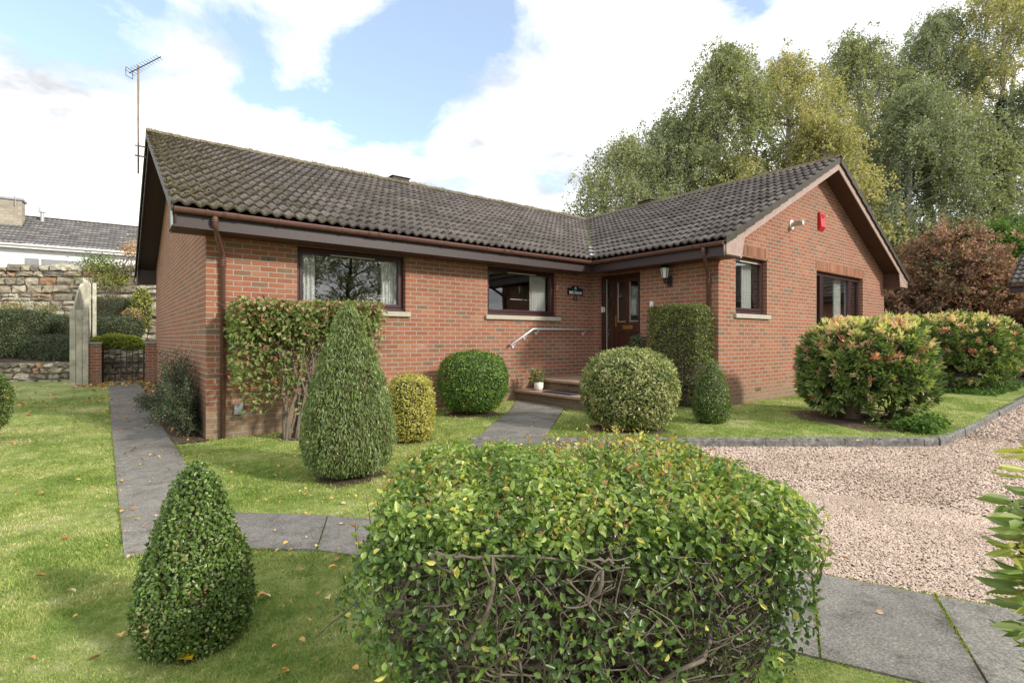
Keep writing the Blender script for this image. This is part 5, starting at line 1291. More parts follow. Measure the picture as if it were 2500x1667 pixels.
def build_plants():
    rs = np.random.RandomState(50)
    # clipped box cone, front left
    c = gp(.335, 2.79, .0)
    prof = [(.010, .79), (.042, .745), (.078, .67), (.117, .57), (.155, .45), (.188, .335), (.212, .21), (.220, .125), (.202, .04), (.16, .0), (.09, -.005)]
    topiary('box_cone', 'small glossy box bush clipped to a blunt cone, nearest on the left lawn', 'topiary', c, prof, 19000, (.017, .0115), M['box_leaf'], 11, bumps=.012, bf=5, depth=.035, hexa=True, tilt=.75, core=.88, clf=9)
    # tall blue-green conifer cone
    c = gp(1.93, 5.10, .0)
    prof = [(.008, 1.72), (.055, 1.62), (.105, 1.50), (.165, 1.34), (.255, 1.15), (.32, .92), (.375, .70), (.415, .48), (.425, .32), (.39, .18), (.30, .09), (.12, .05)]
    topiary('conifer_cone', 'tall blue-green conifer clipped to a pointed cone in front of the wide window', 'topiary', c, prof, 30000, (.040, .010), M['thuja'], 12, bumps=.022, bf=2.5, depth=.05, along=(.55, 1.0, .38), core=.90, clf=5)
    # flat-topped multi-stemmed shrub by the wall
    base = np.array(gp(2.20, 7.45)); t = thing('wall_shrub', 'flat-topped loose shrub with bare stems and pinkish green leaves below the wide window', 'shrub', base)
    lines = []; tips = []
    for i in range(15):
        a = base + np.array([rs.normal() * .13, rs.normal() * .06, 0]); tx = 1.30 + 2.05 * rs.rand(); e = np.array([tx, 7.42 + rs.rand() * .42, 1.1 + .7 * rs.rand()])
        p = bez(a, np.array([a[0] + (e[0] - a[0]) * .25, a[1], e[2] * .6]), e, 8, .02, rs); lines.append((p, np.linspace(.022, .007, 8))); tips.append(p)
    for k in range(110):
        p = tips[rs.randint(15)]; s = p[rs.randint(3, 8)]; e = s + rs.normal(size=3) * [.25, .14, .2]; e[2] = min(e[2], 1.88); lines.append((bez(s, (s + e) / 2 + rs.normal(size=3) * .03, e, 4), [.007, .005, .004, .003]))
    tubes('stems', lines, M['twig'], t, 5)
    # leaf mass: denser at top and left, open towards the ground at the right
    n = 26000; q = np.stack([1.22 + 2.2 * rs.rand(n), 7.33 + .60 * rs.rand(n), .35 + 1.57 * rs.rand(n)], 1)
    w = (q[:, 0] - 1.25) / 2.1; zlow = np.where(w < .45, .45 + .8 * np.clip(.12 - w, 0, 1) * 3 + .0 * w, 1.02 + .35 * (w - .45)); edge = smooth(0, .28, q[:, 2] - zlow + .25 * sn(q, 1.3, 4))
    topz = 1.92 - .05 * np.abs(sn(q, 2, 8)) - .15 * np.clip(.06 - w, 0, 1) / .06; dens = edge * (.25 + .75 * smooth(1.2, 1.75, q[:, 2])) * (1.15 + .7 * sn(q, 1.6, 9)) * (q[:, 2] < topz); side = ((w > .02) & (w < .99)); dens = dens * .78; k = (rs.rand(n) < dens) & side; q = q[k]; n = len(q)
    N = np.c_[rs.normal(size=n) * .4, -np.abs(rs.normal(size=n)) * .7, rs.rand(n) * 1.0]
    rn = clump_rnd(q, rs, 1.5, 8) * .8; rn = np.where((q[:, 2] > 1.75) & (rs.rand(n) < .4), .85 + .15 * rs.rand(n), rn); rn = np.where(rs.rand(n) < .05, 0.02, rn)
    leaves('foliage', q, N, .052 + .028 * rs.rand(n), .032 + .014 * rs.rand(n), M['flat_leaf'], rn, t, rs, hexa=True, tilt=.5, droop=.5)
    # golden barrel
    c = gp(3.16, 6.18); prof = [(.02, .83), (.14, .825), (.21, .79), (.255, .70), (.27, .5), (.265, .3), (.25, .15), (.20, .05), (.1, .02)]
    topiary('golden_bush', 'golden yellow bush clipped to a small barrel between the tall conifer and the green globe', 'topiary', c, prof, 7500, (.030, .018), M['gold_leaf'], 13, bumps=.02, bf=3, depth=.05, clf=5, core=.85)
    # green globe
    c = gp(4.82, 7.20); prof = [(.02, .98), (.25, .965), (.42, .90), (.51, .78), (.545, .60), (.53, .42), (.47, .25), (.38, .13), (.2, .08)]
    topiary('green_globe', 'bright green clipped globe bush against the long brick wall', 'topiary', c, prof, 17000, (.032, .019), M['green_leaf'], 14, bumps=.02, bf=2.5, depth=.05, clf=4, core=.88)
    # variegated ball
    c = gp(5.86, 4.80); prof = [(.02, 1.07), (.26, 1.05), (.44, .97), (.56, .84), (.625, .66), (.63, .48), (.58, .30), (.49, .16), (.36, .07), (.15, .05)]
    topiary('variegated_ball', 'large ball bush with cream-edged leaves in front of the door steps', 'topiary', c, prof, 19000, (.048, .022), M['varieg'], 15, bumps=.022, bf=2.2, depth=.06, clf=2.5, core=.88, tilt=.9)
    # small cone by the corner
    c = gp(7.15, 4.31); prof = [(.015, .93), (.06, .88), (.12, .76), (.18, .60), (.225, .42), (.25, .27), (.235, .14), (.17, .04), (.08, .01)]
    topiary('small_cone', 'small dark green clipped cone beside the cross wing corner', 'topiary', c, prof, 7500, (.024, .015), M['box_leaf'], 16, bumps=.012, bf=4, depth=.04, clf=7, core=.88)
    # square hedge against the entrance wall
    rs = np.random.RandomState(51); cx, cy = 8.27, 5.62; t = thing('square_hedge', 'tall square clipped shrub with yellow-green leaves and bare twiggy base against the entrance wall', 'shrub', gp(cx, cy))
    p, N = box_surface((cx, cy, 1.10), (.27, .56, .88), 21000, rs, 9, .025, 1.8, 6, .12)
    keep = rs.rand(len(p)) < np.where(p[:, 2] < .95, .30 + .25 * (sn(p, 2, 3) > .1), .95) ; p = p[keep]; N = N[keep]; n = len(p)
    rn = clump_rnd(p, rs, 2.5, 5) * .85; rn = np.where((p[:, 2] < .95) & (rs.rand(n) < .5), .05, rn)
    leaves('foliage', p, N, .030 + .02 * rs.rand(n), .017 + .01 * rs.rand(n), M['hedge_leaf'], rn, t, rs, tilt=.8)
    ln = []
    for i in range(260):
        a = np.array([cx + rs.normal() * .07, cy + rs.normal() * .14, .12]); e = np.array([cx + (rs.rand() - .5) * .50, cy + (rs.rand() - .5) * 1.08, .5 + 1.3 * rs.rand()]); ln.append((bez(a, (a + e) / 2 + np.array([rs.normal() * .05, rs.normal() * .1, -.1]), e, 6, .015, rs), np.linspace(.008, .002, 6)))
    for i in range(900):
        s = np.array([cx + (rs.rand() - .5) * .52, cy + (rs.rand() - .5) * 1.1, .2 + 1.7 * rs.rand()]); e = s + rs.normal(size=3) * .10; ln.append((np.stack([s, (s + e) / 2 + rs.normal(size=3) * .015, e]), [.003, .0025, .0015]))
    tubes('stems', ln, M['twig'], t, 4); core_box('twigs', (cx, cy, 1.10), (.27, .56, .85), t, sc=.72, power=9)
    # cotoneaster sprawling on the left gable wall
    t = thing('wall_cotoneaster', 'dark sprawling evergreen shrub climbing the corner of the left gable wall', 'shrub', gp(.95, 8.6)); ln = []; Pp = []; D = []
    for i in range(125):
        a = np.array([.93 + rs.rand() * .1, 8.25 + rs.rand() * .9, .12]); yy = 8.0 + rs.rand() ** 1.3 * 2.9; zt = (1.32 - (.75 if yy < 8.95 else .52) * abs(yy - 8.95)) * (.40 + .60 * rs.rand() ** .6); e = np.array([.62 + .42 * rs.rand() - .22 * (zt < .45), yy, max(.10, zt)])
        b_ = bez(a, (a + e) / 2 + [-.08, 0, .12], e, 8, .012, rs); ln.append((b_, np.linspace(.007, .002, 8)))
        k = 300; j = rs.rand(k) * 7; i0 = j.astype(int); q = b_[i0] + (b_[np.minimum(i0 + 1, 7)] - b_[i0]) * (j - i0)[:, None] + rs.normal(size=(k, 3)) * .035; q[:, 0] = np.minimum(q[:, 0], 1.07); q[:, 2] = np.maximum(q[:, 2], .05); Pp.append(q); D.append(rs.normal(size=(k, 3)) + [-.7, -.5, .5])
    Pp = np.concatenate(Pp); n = len(Pp); tubes('stems', ln, M['twig'], t, 4); leaves('foliage', Pp, np.concatenate(D), .022 + rs.rand(n) * .012, .012 + rs.rand(n) * .006, M['cotoneaster'], clump_rnd(Pp, rs, 3, 5), t, rs, tilt=.5)
    # pieris bushes
    for (c, R_, zt, nn_, sd, lab, tp) in ((gp(9.30, 2.98), (.88, .84), 1.58, 1900, 60, 'large pieris bush with pink and yellow top at the corner of the kerb', (-.25, .12)), (gp(16.3, 3.4), (1.65, 1.25), 1.82, 2600, 61, 'farther pieris bush with red shoots and a stout bare trunk beyond the lawn', (-.4, .0))):
        rs = np.random.RandomState(sd); t = thing('pieris_bush', lab, 'shrub', c, 'pieris bushes'); c = np.array(c); ln = []
        tb = c + [tp[0], tp[1], 0]
        ln.append((bez(tb, tb + [.05, 0, .2], tb + [.02, .05, .5], 6), np.linspace(.13 if sd == 60 else .17, .09, 6)))
        NP = nn_; d = rs.normal(size=(NP, 3)); d[:, 2] = d[:, 2] * .8 + .05; d /= np.linalg.norm(d, axis=1, keepdims=True); d = d[(d[:, 2] > -.85)]
        pw = 2.7; rr = (np.abs(d) ** pw).sum(1) ** (-1 / pw); q = d * rr[:, None] * np.array([R_[0], R_[1], zt / 2 * .97]) + c + [0, 0, zt / 2 + .0]; q += d * (sn(q, .9, sd) * .08)[:, None]; q -= d * (rs.rand(len(d)) ** 2 * .25)[:, None]
        low = smooth(.15, .6, q[:, 2] - c[2]) if sd == 60 else smooth(.45, .95, q[:, 2] - c[2]) * 1.6 - .6; gap = ((q[:, 0] - c[0]) < -.1) & (q[:, 2] - c[2] < .55) & (q[:, 1] < c[1] + .5); keep = rs.rand(len(q)) < np.where(gap, .30, .55 + .45 * low); q = q[keep]; d = d[keep]
        for i in range(0, len(q), 12): s = tb + [.02, .05, .45] if q[i, 2] > .4 else tb + [0, 0, .15]; ln.append((bez(s, s * .6 + q[i] * .4 + [0, 0, .05], q[i], 6, .03, rs), np.linspace(.02, .005, 6)))
        tubes('trunk', ln, M['bark'], t, 7)
        # whorls of narrow leaves
        k = 13; up = (q[:, 2] - c[2]) / zt; W = np.repeat(q, k, 0); ax = np.repeat(d * [1, 1, .6] + [0, 0, .55], k, 0); ax /= np.linalg.norm(ax, axis=1, keepdims=True); n = len(W)
        side = orth(ax, rs); lift = np.tile(np.linspace(.1, 1.0, k), len(q)); D = side * (1.15 - lift * .8)[:, None] + ax * (lift * .9 + .05)[:, None]; W = W - ax * ((1 - lift) * .10)[:, None]; D[:, 2] -= .15
        new = np.repeat(rs.rand(len(q)) < np.where(up > .86, .80, np.where(up > .70, .32, .10)), k); new &= lift > .35
        L = .092 + .04 * rs.rand(n); Wd = .029 + .010 * rs.rand(n); rn = np.clip(np.repeat(.5 + .28 * rs.normal(size=len(q)), k) + .12 * rs.normal(size=n), 0, 1)
        tone = np.repeat(np.clip(rs.rand(len(q)) * .7 + np.where(up > .8, .35, 0), 0, 1), k) + rs.normal(size=n) * .07
        leaves('foliage', W[~new], D[~new], L[~new], Wd[~new], M['pieris'], rn[~new], t, rs, along=True, hexa=True, fold=.25)
        leaves('new_shoots', W[new], D[new], L[new] * .95, Wd[new], M['pieris_new'], tone[new], t, rs, along=True, hexa=True, fold=.25)['kind'] = 'stuff'
        V = rs.normal(size=(7, 3)); pr = [(.02, zt * .86), (R_[0] * .55, zt * .80), (R_[0] * .78, zt * .6), (R_[0] * .72, zt * .40), (R_[0] * .35, zt * .30)]; core_rev('twigs', c, pr, t, .92)
    # ivy at the kerb below the pieris
    rs = np.random.RandomState(70); n = 1100; q = np.c_[8.5 + rs.rand(n) * .9, 1.98 + np.abs(rs.normal(size=n)) * .28]; q = np.c_[q, .12 + rs.rand(n) * .16 * np.exp(-((q[:, 1] - 2.2) / .4) ** 2)]
    leaves('ground_ivy', q, np.tile([0, -.3, 1.], (n, 1)), .055, .045, M['fresh'], rs.rand(n), None, rs, hexa=True, label='leafy ivy creeping over the kerb under the nearer pieris', kind='stuff')
    n = 5000; q = np.c_[14.6 + rs.rand(n) * 4.4, 2.35 + rs.rand(n) * 1.6]; q = np.c_[q, .15 + rs.rand(n) * .10]
    leaves('ground_cover', q, np.tile([0, -.3, 1.], (n, 1)), .06, .045, M['fresh'], rs.rand(n) * .6, None, rs, hexa=True, label='low leafy ground cover beneath the farther pieris', kind='stuff')
    # left edge bush
    clipped_box('clipped_bush', 'small dark green clipped bush cut off by the left edge of the lawn', 'shrub', (-1.50, 9.75, .53), (.52, .5, .47), 14000, (.030, .018), M['box_leaf'], 17, power=3.2, core=.86)


def front_hedge():
    rs = np.random.RandomState(80); c0 = np.array([1.52, 1.50]) - RT * .045; yaw = PHI - R(90)
    t = thing('front_hedge', 'big loose foreground hedge with glossy green leaves over a tangle of bare branches', 'hedge', (c0[0], c0[1], 0))
    hx, hy = .745, .62; zt = .86
    cy, sy = math.cos(yaw), math.sin(yaw); Rm = np.array([[cy, -sy], [sy, cy]])

    def w(l):  # local (right, forward, z) -> world
        l = np.atleast_2d(l); xy = l[:, :2] @ Rm.T + c0; return np.c_[xy, l[:, 2]]
    # local x = right across the picture, y = away
    def shell(n, seed):
        d = rs.normal(size=(n, 3)); f = rs.choice(5, n, p=[.44, .24, .10, .11, .11]); q = rs.rand(n, 3) * 2 - 1
        for k, (ax, sg) in enumerate(((2, 1), (1, -1), (1, 1), (0, -1), (0, 1))): q[f == k, ax] = sg
        r = (np.abs(q) ** 7).sum(1) ** (-1 / 7); q = q * r[:, None]; N = np.sign(q) * np.abs(q) ** 5 / [hx, hy, .42]; N /= np.linalg.norm(N, axis=1, keepdims=True)
        p = q * [hx, hy, .43] + [0, 0, zt - .42]; return p, N
    p, N = shell(46000, 1); b = sn(p, 1.2, 5) * .045 + sn(p, 3, 6) * .03; tpr = .76 + .24 * np.minimum(1, p[:, 2] / .5); p[:, :2] *= tpr[:, None]; p = p + N * (b - rs.rand(len(p)) ** 1.8 * .16)[:, None]
    z = p[:, 2]; dens = np.where(z > .66, 1.0, np.where(z > .45, .48, .30)) * np.where((p[:, 0] > .1) & (z < .62), .75, 1) * (1 + .9 * sn(p, 2.2, 7)) ; dens = np.where((p[:, 0] < -.5 * hx) & (z < .62), np.maximum(dens, .36), dens); k = rs.rand(len(p)) < dens; p = p[k]; N = N[k]
    n = len(p); D = N * .5 + rs.normal(size=(n, 3)) * .6 + [0, 0, .35]
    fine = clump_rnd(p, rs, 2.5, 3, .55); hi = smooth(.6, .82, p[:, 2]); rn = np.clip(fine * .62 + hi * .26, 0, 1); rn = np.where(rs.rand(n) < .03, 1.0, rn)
    leaves('foliage', w(p), np.c_[N[:, :2] @ Rm.T, N[:, 2]] + [0, 0, .25], .017 + .020 * rs.rand(n) ** 1.4, .011 + .009 * rs.rand(n), M['front_leaf'], rn, t, rs, hexa=True, tilt=.75, fold=.22)
    # upright new shoots on top with reddish tips
    L = []; tp = []; td = []; gp_ = []; gd = []
    for i in range(420):
        x = (rs.rand() * 2 - 1) * hx * .97; y = (rs.rand() * 2 - 1) * hy * .97; b0 = np.array([x, y, zt - .05 - .10 * (abs(x / hx) ** 4 + abs(y / hy) ** 4) + .04 * math.sin(x * 5)]); h = .04 + .075 * rs.rand() ** 2; e = b0 + [rs.normal() * .02, rs.normal() * .02, h + .03]
        L.append((w(bez(b0, (b0 + e) / 2, e, 4)), [.0018, .0016, .0013, .001]))
        for k in range(5): s = b0 + (e - b0) * (.35 + .65 * k / 4); dd = np.array([math.cos(k * 2.4 + i), math.sin(k * 2.4 + i), .7]); (tp if (k >= 3) else gp_).append(s); (td if k >= 3 else gd).append(dd)
    tubes('new_shoots', L, M['twig'], t, 4)['kind'] = 'stuff'; tp = np.array(tp); gp_ = np.array(gp_)
    o_ = leaves('shoot_tips', w(tp), np.array(td), .014 + .010 * rs.rand(len(tp)), .008, M['front_tip'], rs.rand(len(tp)), t, rs, along=True, hexa=True); leaves('shoot_leaves', w(gp_), np.array(gd), .024 + .01 * rs.rand(len(gp_)), .014, M['front_leaf'], .5 + .5 * rs.rand(len(gp_)), t, rs, along=True, hexa=True)
    # branches: trunks, crooked limbs and cut twigs
    ln = []; ends = []
    for i in range(16):
        a = np.array([(rs.rand() * 2 - 1) * .50, (rs.rand() * 2 - 1) * .30, -.02]); e = np.array([np.clip(a[0] * 1.3 + rs.normal() * .15, -.58, .58), np.clip(a[1] * 1.3 + rs.normal() * .12, -.42, .42), .42 + .2 * rs.rand()]); p_ = bez(a, (a + e) / 2 + rs.normal(size=3) * .05, e, 9, .014, rs); ln.append((w(p_), np.linspace(.022 + .012 * rs.rand(), .010, 9))); ends.append(p_)
    def fit(q):
        q = q.copy(); cap = zt - .12; q[2] = cap - .6 * (q[2] - cap) if q[2] > cap else max(q[2], .03); tp = .76 + .24 * min(1, q[2] / .5); m = ((abs(q[0]) / (hx * tp * .96)) ** 4 + (abs(q[1]) / (hy * tp * .96)) ** 4) ** .25
        if m > 1: q[:2] /= m
        return q
    def crook(s, d, L_, r0, k=8):
        d = d / np.linalg.norm(d); pts = [s]
        for q in range(k): d = d + rs.normal(size=3) * (.50 if rs.rand() < .15 else .13); d /= np.linalg.norm(d); nx = pts[-1] + d * L_ / k; nx = fit(nx); pts.append(nx)
        return np.array(pts), np.linspace(r0, r0 * .45, k + 1)
    second = []
    for i in range(190):
        p_ = ends[rs.randint(16)]; s = p_[rs.randint(2, 9)]; d = np.array([rs.normal() * 1.0, rs.normal() * .8 - .15, rs.rand() * .55 - .05]); q, r_ = crook(s, d, .35 + .5 * rs.rand(), .0085 + .004 * rs.rand(), 9); ln.append((w(q), r_)); second.append(q)
    for i in range(900):
        p_ = second[rs.randint(190)]; s = p_[rs.randint(3, 10)]; d = rs.normal(size=3) + (s - [0, 0, .4]) * 1.2 + [0, 0, .25]; q, r_ = crook(s, d, .12 + .28 * rs.rand(), .0040 + .0015 * rs.rand(), 6); ln.append((w(q), r_))
    for i in range(1500):
        f = rs.rand(); 
        s = np.array([(rs.rand() * 2 - 1) * hx * .97, (rs.rand() * 2 - 1) * hy * .97, .12 + .66 * rs.rand()]); ax = rs.randint(0, 3)
        if ax == 0: s[0] = np.sign(s[0]) * hx * (.82 + .13 * rs.rand())
        if ax == 1: s[1] = -hy * (.78 + .18 * rs.rand())
        s = fit(s); q, r_ = crook(s, rs.normal(size=3) + [0, 0, .2], .07 + .16 * rs.rand(), .0028, 5); ln.append((w(q), r_))
    tubes('branches', ln, M['twig'], t, 6)
    # stray shoot at the left foot of the hedge
    rsx = np.random.RandomState(5); tl = thing('fallen_twig', 'thin bare twig lying on the lawn left of the foreground hedge', 'twig', (.75, 2.0, .03)); a = P(728, 2.35); b = P(830, 2.55); tubes('stick', [(bez(np.r_[a[:2], .03], np.r_[(a + b)[:2] / 2, .06], np.r_[b[:2], .12], 7, .004, rsx), np.linspace(.003, .0045, 7))], M['twig'], tl, 6)
    # maple leaves caught on top of the hedge
    for i, (lx, ly, s) in enumerate(((.28, .46, .05), (.36, .40, .045), (.20, -.05, .05), (.24, -.17, .045), (.62, .2, .03), (.40, .10, .05))):
        big_leaf(w([lx, ly, zt - .005 + .02 * (i % 2)])[0], s, M['litter'], [.45, .25, .8, .15, .3, .95][i], 'brown curled leaf caught on top of the foreground hedge', 60 + i, 'leaves caught on the foreground hedge')


def big_leaf(p, s, mat, rn, label, seed, group=None, tilt=.35):
    rs = np.random.RandomState(seed); k = 15; V = [(0, 0, 0)]
    for i in range(k):
        an = 2 * math.pi * i / k; r = s * (.62 + .38 * abs(math.cos(2.5 * an))) * (1 + .08 * rs.normal()); V.append((r * math.cos(an), r * math.sin(an), .25 * r * math.sin(an * 2 + seed) + .12 * r))
    V.append((-s * 1.5, 0, 0)); V = np.array(V); F = [[0, i, i % k + 1] for i in range(1, k + 1)]
    a = rs.rand() * 6; ca, sa = math.cos(a), math.sin(a); V = V @ np.array([[ca, -sa, 0], [sa, ca, 0], [0, 0, 1]]).T; t = tilt * rs.normal(); ct, st = math.cos(t), math.sin(t); V = V @ np.array([[1, 0, 0], [0, ct, -st], [0, st, ct]]).T + np.array(p)
    o = mk('fallen_leaf', V, F + [], mat, rnd=[rn] * k, loc=p); return tag(o, label, 'leaf', group)


def near_right_plant():
    rs = np.random.RandomState(90); b = P(2460, 1.5); t = thing('edge_shrub', 'blurred close shrub with yellow-green and pinkish whorled leaves cut off by the right edge', 'shrub', (b[0], b[1], 0)); ln = []; Pq = []; D = []; Rn = []; P2 = []; D2 = []; R2 = []
    for i, (vx, vy, dd, nw) in enumerate([(2362, 1075, 1.38, 9), (2325, 1150, 1.42, 7), (2352, 1190, 1.35, 9), (2335, 1250, 1.36, 10), (2360, 1300, 1.33, 10), (2372, 1370, 1.36, 9), (2395, 1120, 1.45, 10), (2410, 1250, 1.4, 12), (2400, 1350, 1.4, 12), (2385, 1445, 1.38, 9), (2420, 1480, 1.42, 10), (2440, 1180, 1.5, 12), (2450, 1320, 1.5, 12), (2378, 1030, 1.42, 10), (2345, 1330, 1.38, 9), (2362, 1225, 1.4, 10), (2365, 1440, 1.36, 8), (2390, 1180, 1.38, 10), (2398, 1300, 1.36, 12)]):
        q = P(vx, dd); q = np.array([q[0], q[1], ZP(vy, dd)]); s = np.array([b[0], b[1], .02]); pth = bez(s, np.array([b[0], b[1], q[2] * .8]), q, 8, .008, rs); ln.append((pth, np.linspace(.010, .003, 8)))
        new = i % 5 in (0, 3)
        for k in range(nw):
            an = k * 2.4 + i; d = np.array([math.cos(an), math.sin(an), .15 - .3 * rs.rand()]); (Pq if new else P2).append(q - [0, 0, .004 * k]); (D if new else D2).append(d); (Rn if new else R2).append(.35 + .65 * rs.rand())
        for k in range(6): an = k * 2.1 + i; P2.append(pth[6 - k % 3] + [0, 0, -.01 * k]); D2.append([math.cos(an), math.sin(an), -.2]); R2.append(rs.rand())
    tubes('stems', ln, M['bark'], t, 6); Pq, D, P2, D2 = map(np.array, (Pq, D, P2, D2))
    leaves('new_leaves', Pq, D, .066 + .03 * rs.rand(len(Pq)), .021, M['edge_new'], Rn, t, rs, along=True, hexa=True, fold=.2); leaves('foliage', P2, D2, .074 + .03 * rs.rand(len(P2)), .025, M['pieris'], R2, t, rs, along=True, hexa=True, fold=.2)


def litter_and_grass():
    rs = np.random.RandomState(100)
    # grass blades
    def blades(n, dmin, dmax, h, w, seed):
        rs = np.random.RandomState(seed); m = n * 3; d = np.sqrt(dmin ** 2 + (dmax ** 2 - dmin ** 2) * rs.rand(m)); an = PHI + (rs.rand(m) - .5) * R(104); x = d * np.cos(an); y = d * np.sin(an)
        ex = rs.normal(size=m) * .012; ey = rs.normal(size=m) * .012; k = ~inpoly(x, y, GRAVEL) & ~in_slabs(x + ex, y + ey) & ~((x > XA) & (y > YA)) & ~((x > XB) & (y > YC)) & ~inpoly(x, y, BED) & (y < 17.4) & (x > -12) & ~((x > 6.3) & (y > 5.5))
        for (cx, cy, r) in ((.335, 2.79, .16), (1.93, 5.1, .30), (3.16, 6.18, .22), (4.82, 7.2, .42), (5.86, 4.8, .55), (7.15, 4.31, .16), (9.2, 3.0, .8), (1.5, 1.45, .42)): k &= ((x - cx) ** 2 + (y - cy) ** 2 > (r * (.8 + .4 * rs.rand(m))) ** 2)
        # thin mossy and worn patches keep fewer, shorter blades
        x = x[k][:n]; y = y[k][:n]; m = len(x); q = np.c_[x, y, H(x, y)]; pat = sn(q * [1, 1, 0], .7, 8); L = h * (.5 + .8 * rs.rand(m)) * (1 + .35 * pat); lean = rs.normal(size=(m, 2)) * .55
        tip = q + np.c_[lean * L[:, None], L]; th = rs.rand(m) * 6.28; s = np.c_[np.cos(th), np.sin(th), th * 0] * (w * (.7 + .6 * rs.rand(m)))[:, None] * .5; mid = q + (tip - q) * .5 + np.c_[lean * -.12 * L[:, None], .06 * L]
        V = np.stack([q - s, q + s, mid + s * .8, tip, mid - s * .8], 1).reshape(-1, 3); i = np.arange(m)[:, None] * 5; F = np.concatenate([i + [0, 1, 2], i + [0, 2, 4], i + [4, 2, 3]], 1).reshape(-1, 3); r = rs.rand(m)
        return V, F, np.repeat(r, 3)
    Vs = []; Fs = []; Rs = []; off = 0
    for a in ((130000, 1.3, 3.6, .0145, .0030, 1), (140000, 3.4, 7.5, .017, .0050, 2), (70000, 7.0, 14, .020, .009, 3)):
        V, F, r = blades(*a); Vs.append(V); Fs.append(F + off); Rs.append(r); off += len(V)
    o = mk('grass', np.concatenate(Vs), np.concatenate(Fs), M['blade'], rnd=np.concatenate(Rs)); tag(o, 'short mown green grass blades covering the lawn', 'grass', kind='stuff')
    # bare soil rings under the bushes
    for nm, cx, cy, r in (('soil', 1.93, 5.1, .36), ('soil', 5.86, 4.8, .52), ('soil', 4.82, 7.2, .45), ('soil', 9.2, 3.0, .95), ('soil', .335, 2.79, .2), ('soil', 3.16, 6.18, .24), ('soil', 1.5, 1.45, .52), ('soil', 2.2, 7.6, .35), ('soil', 7.15, 4.31, .16), ('soil', 16.3, 3.3, 1.0)):
        V = [(cx, cy, float(H(cx, cy)) + .016)]; k = 40
        for j, f in ((1, .5), (2, 1.0)):
            for i in range(k): an = 6.2832 * i / k; q = r * f * (1 + .14 * math.sin(an * 3 + cx) + .08 * math.sin(an * 7 + cy)) ; X, Y = cx + q * math.cos(an), cy + q * math.sin(an); V.append((X, Y, float(H(X, Y)) + (.017 if f < 1 else .004)))
        F = [[0, 1 + i, 1 + (i + 1) % k] for i in range(k)] + [[1 + i, 1 + k + i, 1 + k + (i + 1) % k, 1 + (i + 1) % k] for i in range(k)]; tag(mk('soil_patch', V, F, M['soil']), kind='structure')
    # fallen leaves: scattered on the left lawn, thick by the gate and the soil bed
    L = []; n = 900; d = 1.6 + 12 * rs.rand(n) ** .8; an = PHI + R(6 + 38 * rs.rand(n)); L.append(np.c_[d * np.cos(an), d * np.sin(an)]); n = 160; d = 2 + 8 * rs.rand(n); an = PHI + R(-35 + 60 * rs.rand(n)); L.append(np.c_[d * np.cos(an), d * np.sin(an)])
    L.append(np.c_[.76 + .3 * rs.rand(420), 9.3 + 7.0 * rs.rand(420)]); L.append(np.c_[-.6 + 1.6 * rs.rand(160), 15.6 + .9 * rs.rand(160)]); L.append(np.c_[-.2 + 1.1 * rs.rand(420), 16.7 + 1.7 * rs.rand(420)]); L.append(np.c_[-2.5 + 2.6 * rs.rand(170), 13 + 3.9 * rs.rand(170)]); L.append(np.c_[.8 + .3 * rs.rand(60), 8.1 + 1.2 * rs.rand(60)])
    q = np.concatenate(L); k = ~((q[:, 0] > XA) & (q[:, 1] > YA)) & ~((q[:, 0] > XB) & (q[:, 1] > YC)); q = q[k]; n = len(q); z = H(q[:, 0], q[:, 1]) + .020 + .012 * rs.rand(n)
    sz = (.014 + .026 * rs.rand(n) ** 1.8) * np.where(q[:, 1] > 9, np.where(q[:, 1] > 12, 2.0, 1.5), 1); leaves('fallen_leaves', np.c_[q, z], np.tile([0, 0, 1.], (n, 1)), sz * 1.3, sz, M['litter'], rs.rand(n), None, rs, hexa=True, tilt=.28, fold=.25, label='scattered brown and yellow fallen leaves on the lawn and by the gate', kind='stuff')
    # clover and small weeds in clusters
    cc = np.c_[1.7 + 8 * rs.rand(60) ** .8, PHI + R(-30 + 76 * rs.rand(60))]; cx = cc[:, 0] * np.cos(cc[:, 1]); cy_ = cc[:, 0] * np.sin(cc[:, 1]); j = rs.randint(0, 60, 5200); x = cx[j] + rs.normal(size=5200) * .13; y = cy_[j] + rs.normal(size=5200) * .13
    k = ~inpoly(x, y, GRAVEL) & ~in_slabs(x, y) & ~((x > XA) & (y > YA)) & ~((x > XB) & (y > YC)) & ~((x > 6.3) & (y > 5.5)); x, y = x[k], y[k]; n = len(x)
    leaves('lawn_weeds', np.c_[x, y, H(x, y) + .014 + .01 * rs.rand(n)], np.tile([0, 0, 1.], (n, 1)), .016, .014, M['fresh'], .3 + .7 * rs.rand(n), None, rs, hexa=True, tilt=.35, label='small clover and weeds growing in patches through the lawn', kind='stuff')
    q = P(424, 2.19); big_leaf((q[0], q[1], .035), .042, M['bigleaf'], .4, 'bright yellow fallen leaf at the foot of the clipped box cone', 3, tilt=.2)
    # gravel stones
    rs = np.random.RandomState(101); q = []
    for (n, dm, dx, s) in ((110000, 1.5, 5.4, .0086), (72000, 5.0, 9.5, .0118), (22000, 8.8, 17, .019)):
        m = n * 4; d = np.sqrt(dm ** 2 + (dx ** 2 - dm ** 2) * rs.rand(m)); an = PHI + R(-66 + 72 * rs.rand(m)); x = d * np.cos(an); y = d * np.sin(an); wx = rs.normal(size=m) * .018; wy = rs.normal(size=m) * .018; k = inpoly(x + wx, y + wy, GRAVEL) & ((x * .92 + y * .39 > 3.42) | (y > 1.6)); x = x[k][:n]; y = y[k][:n]; q.append(np.c_[x, y, np.full(len(x), s)])
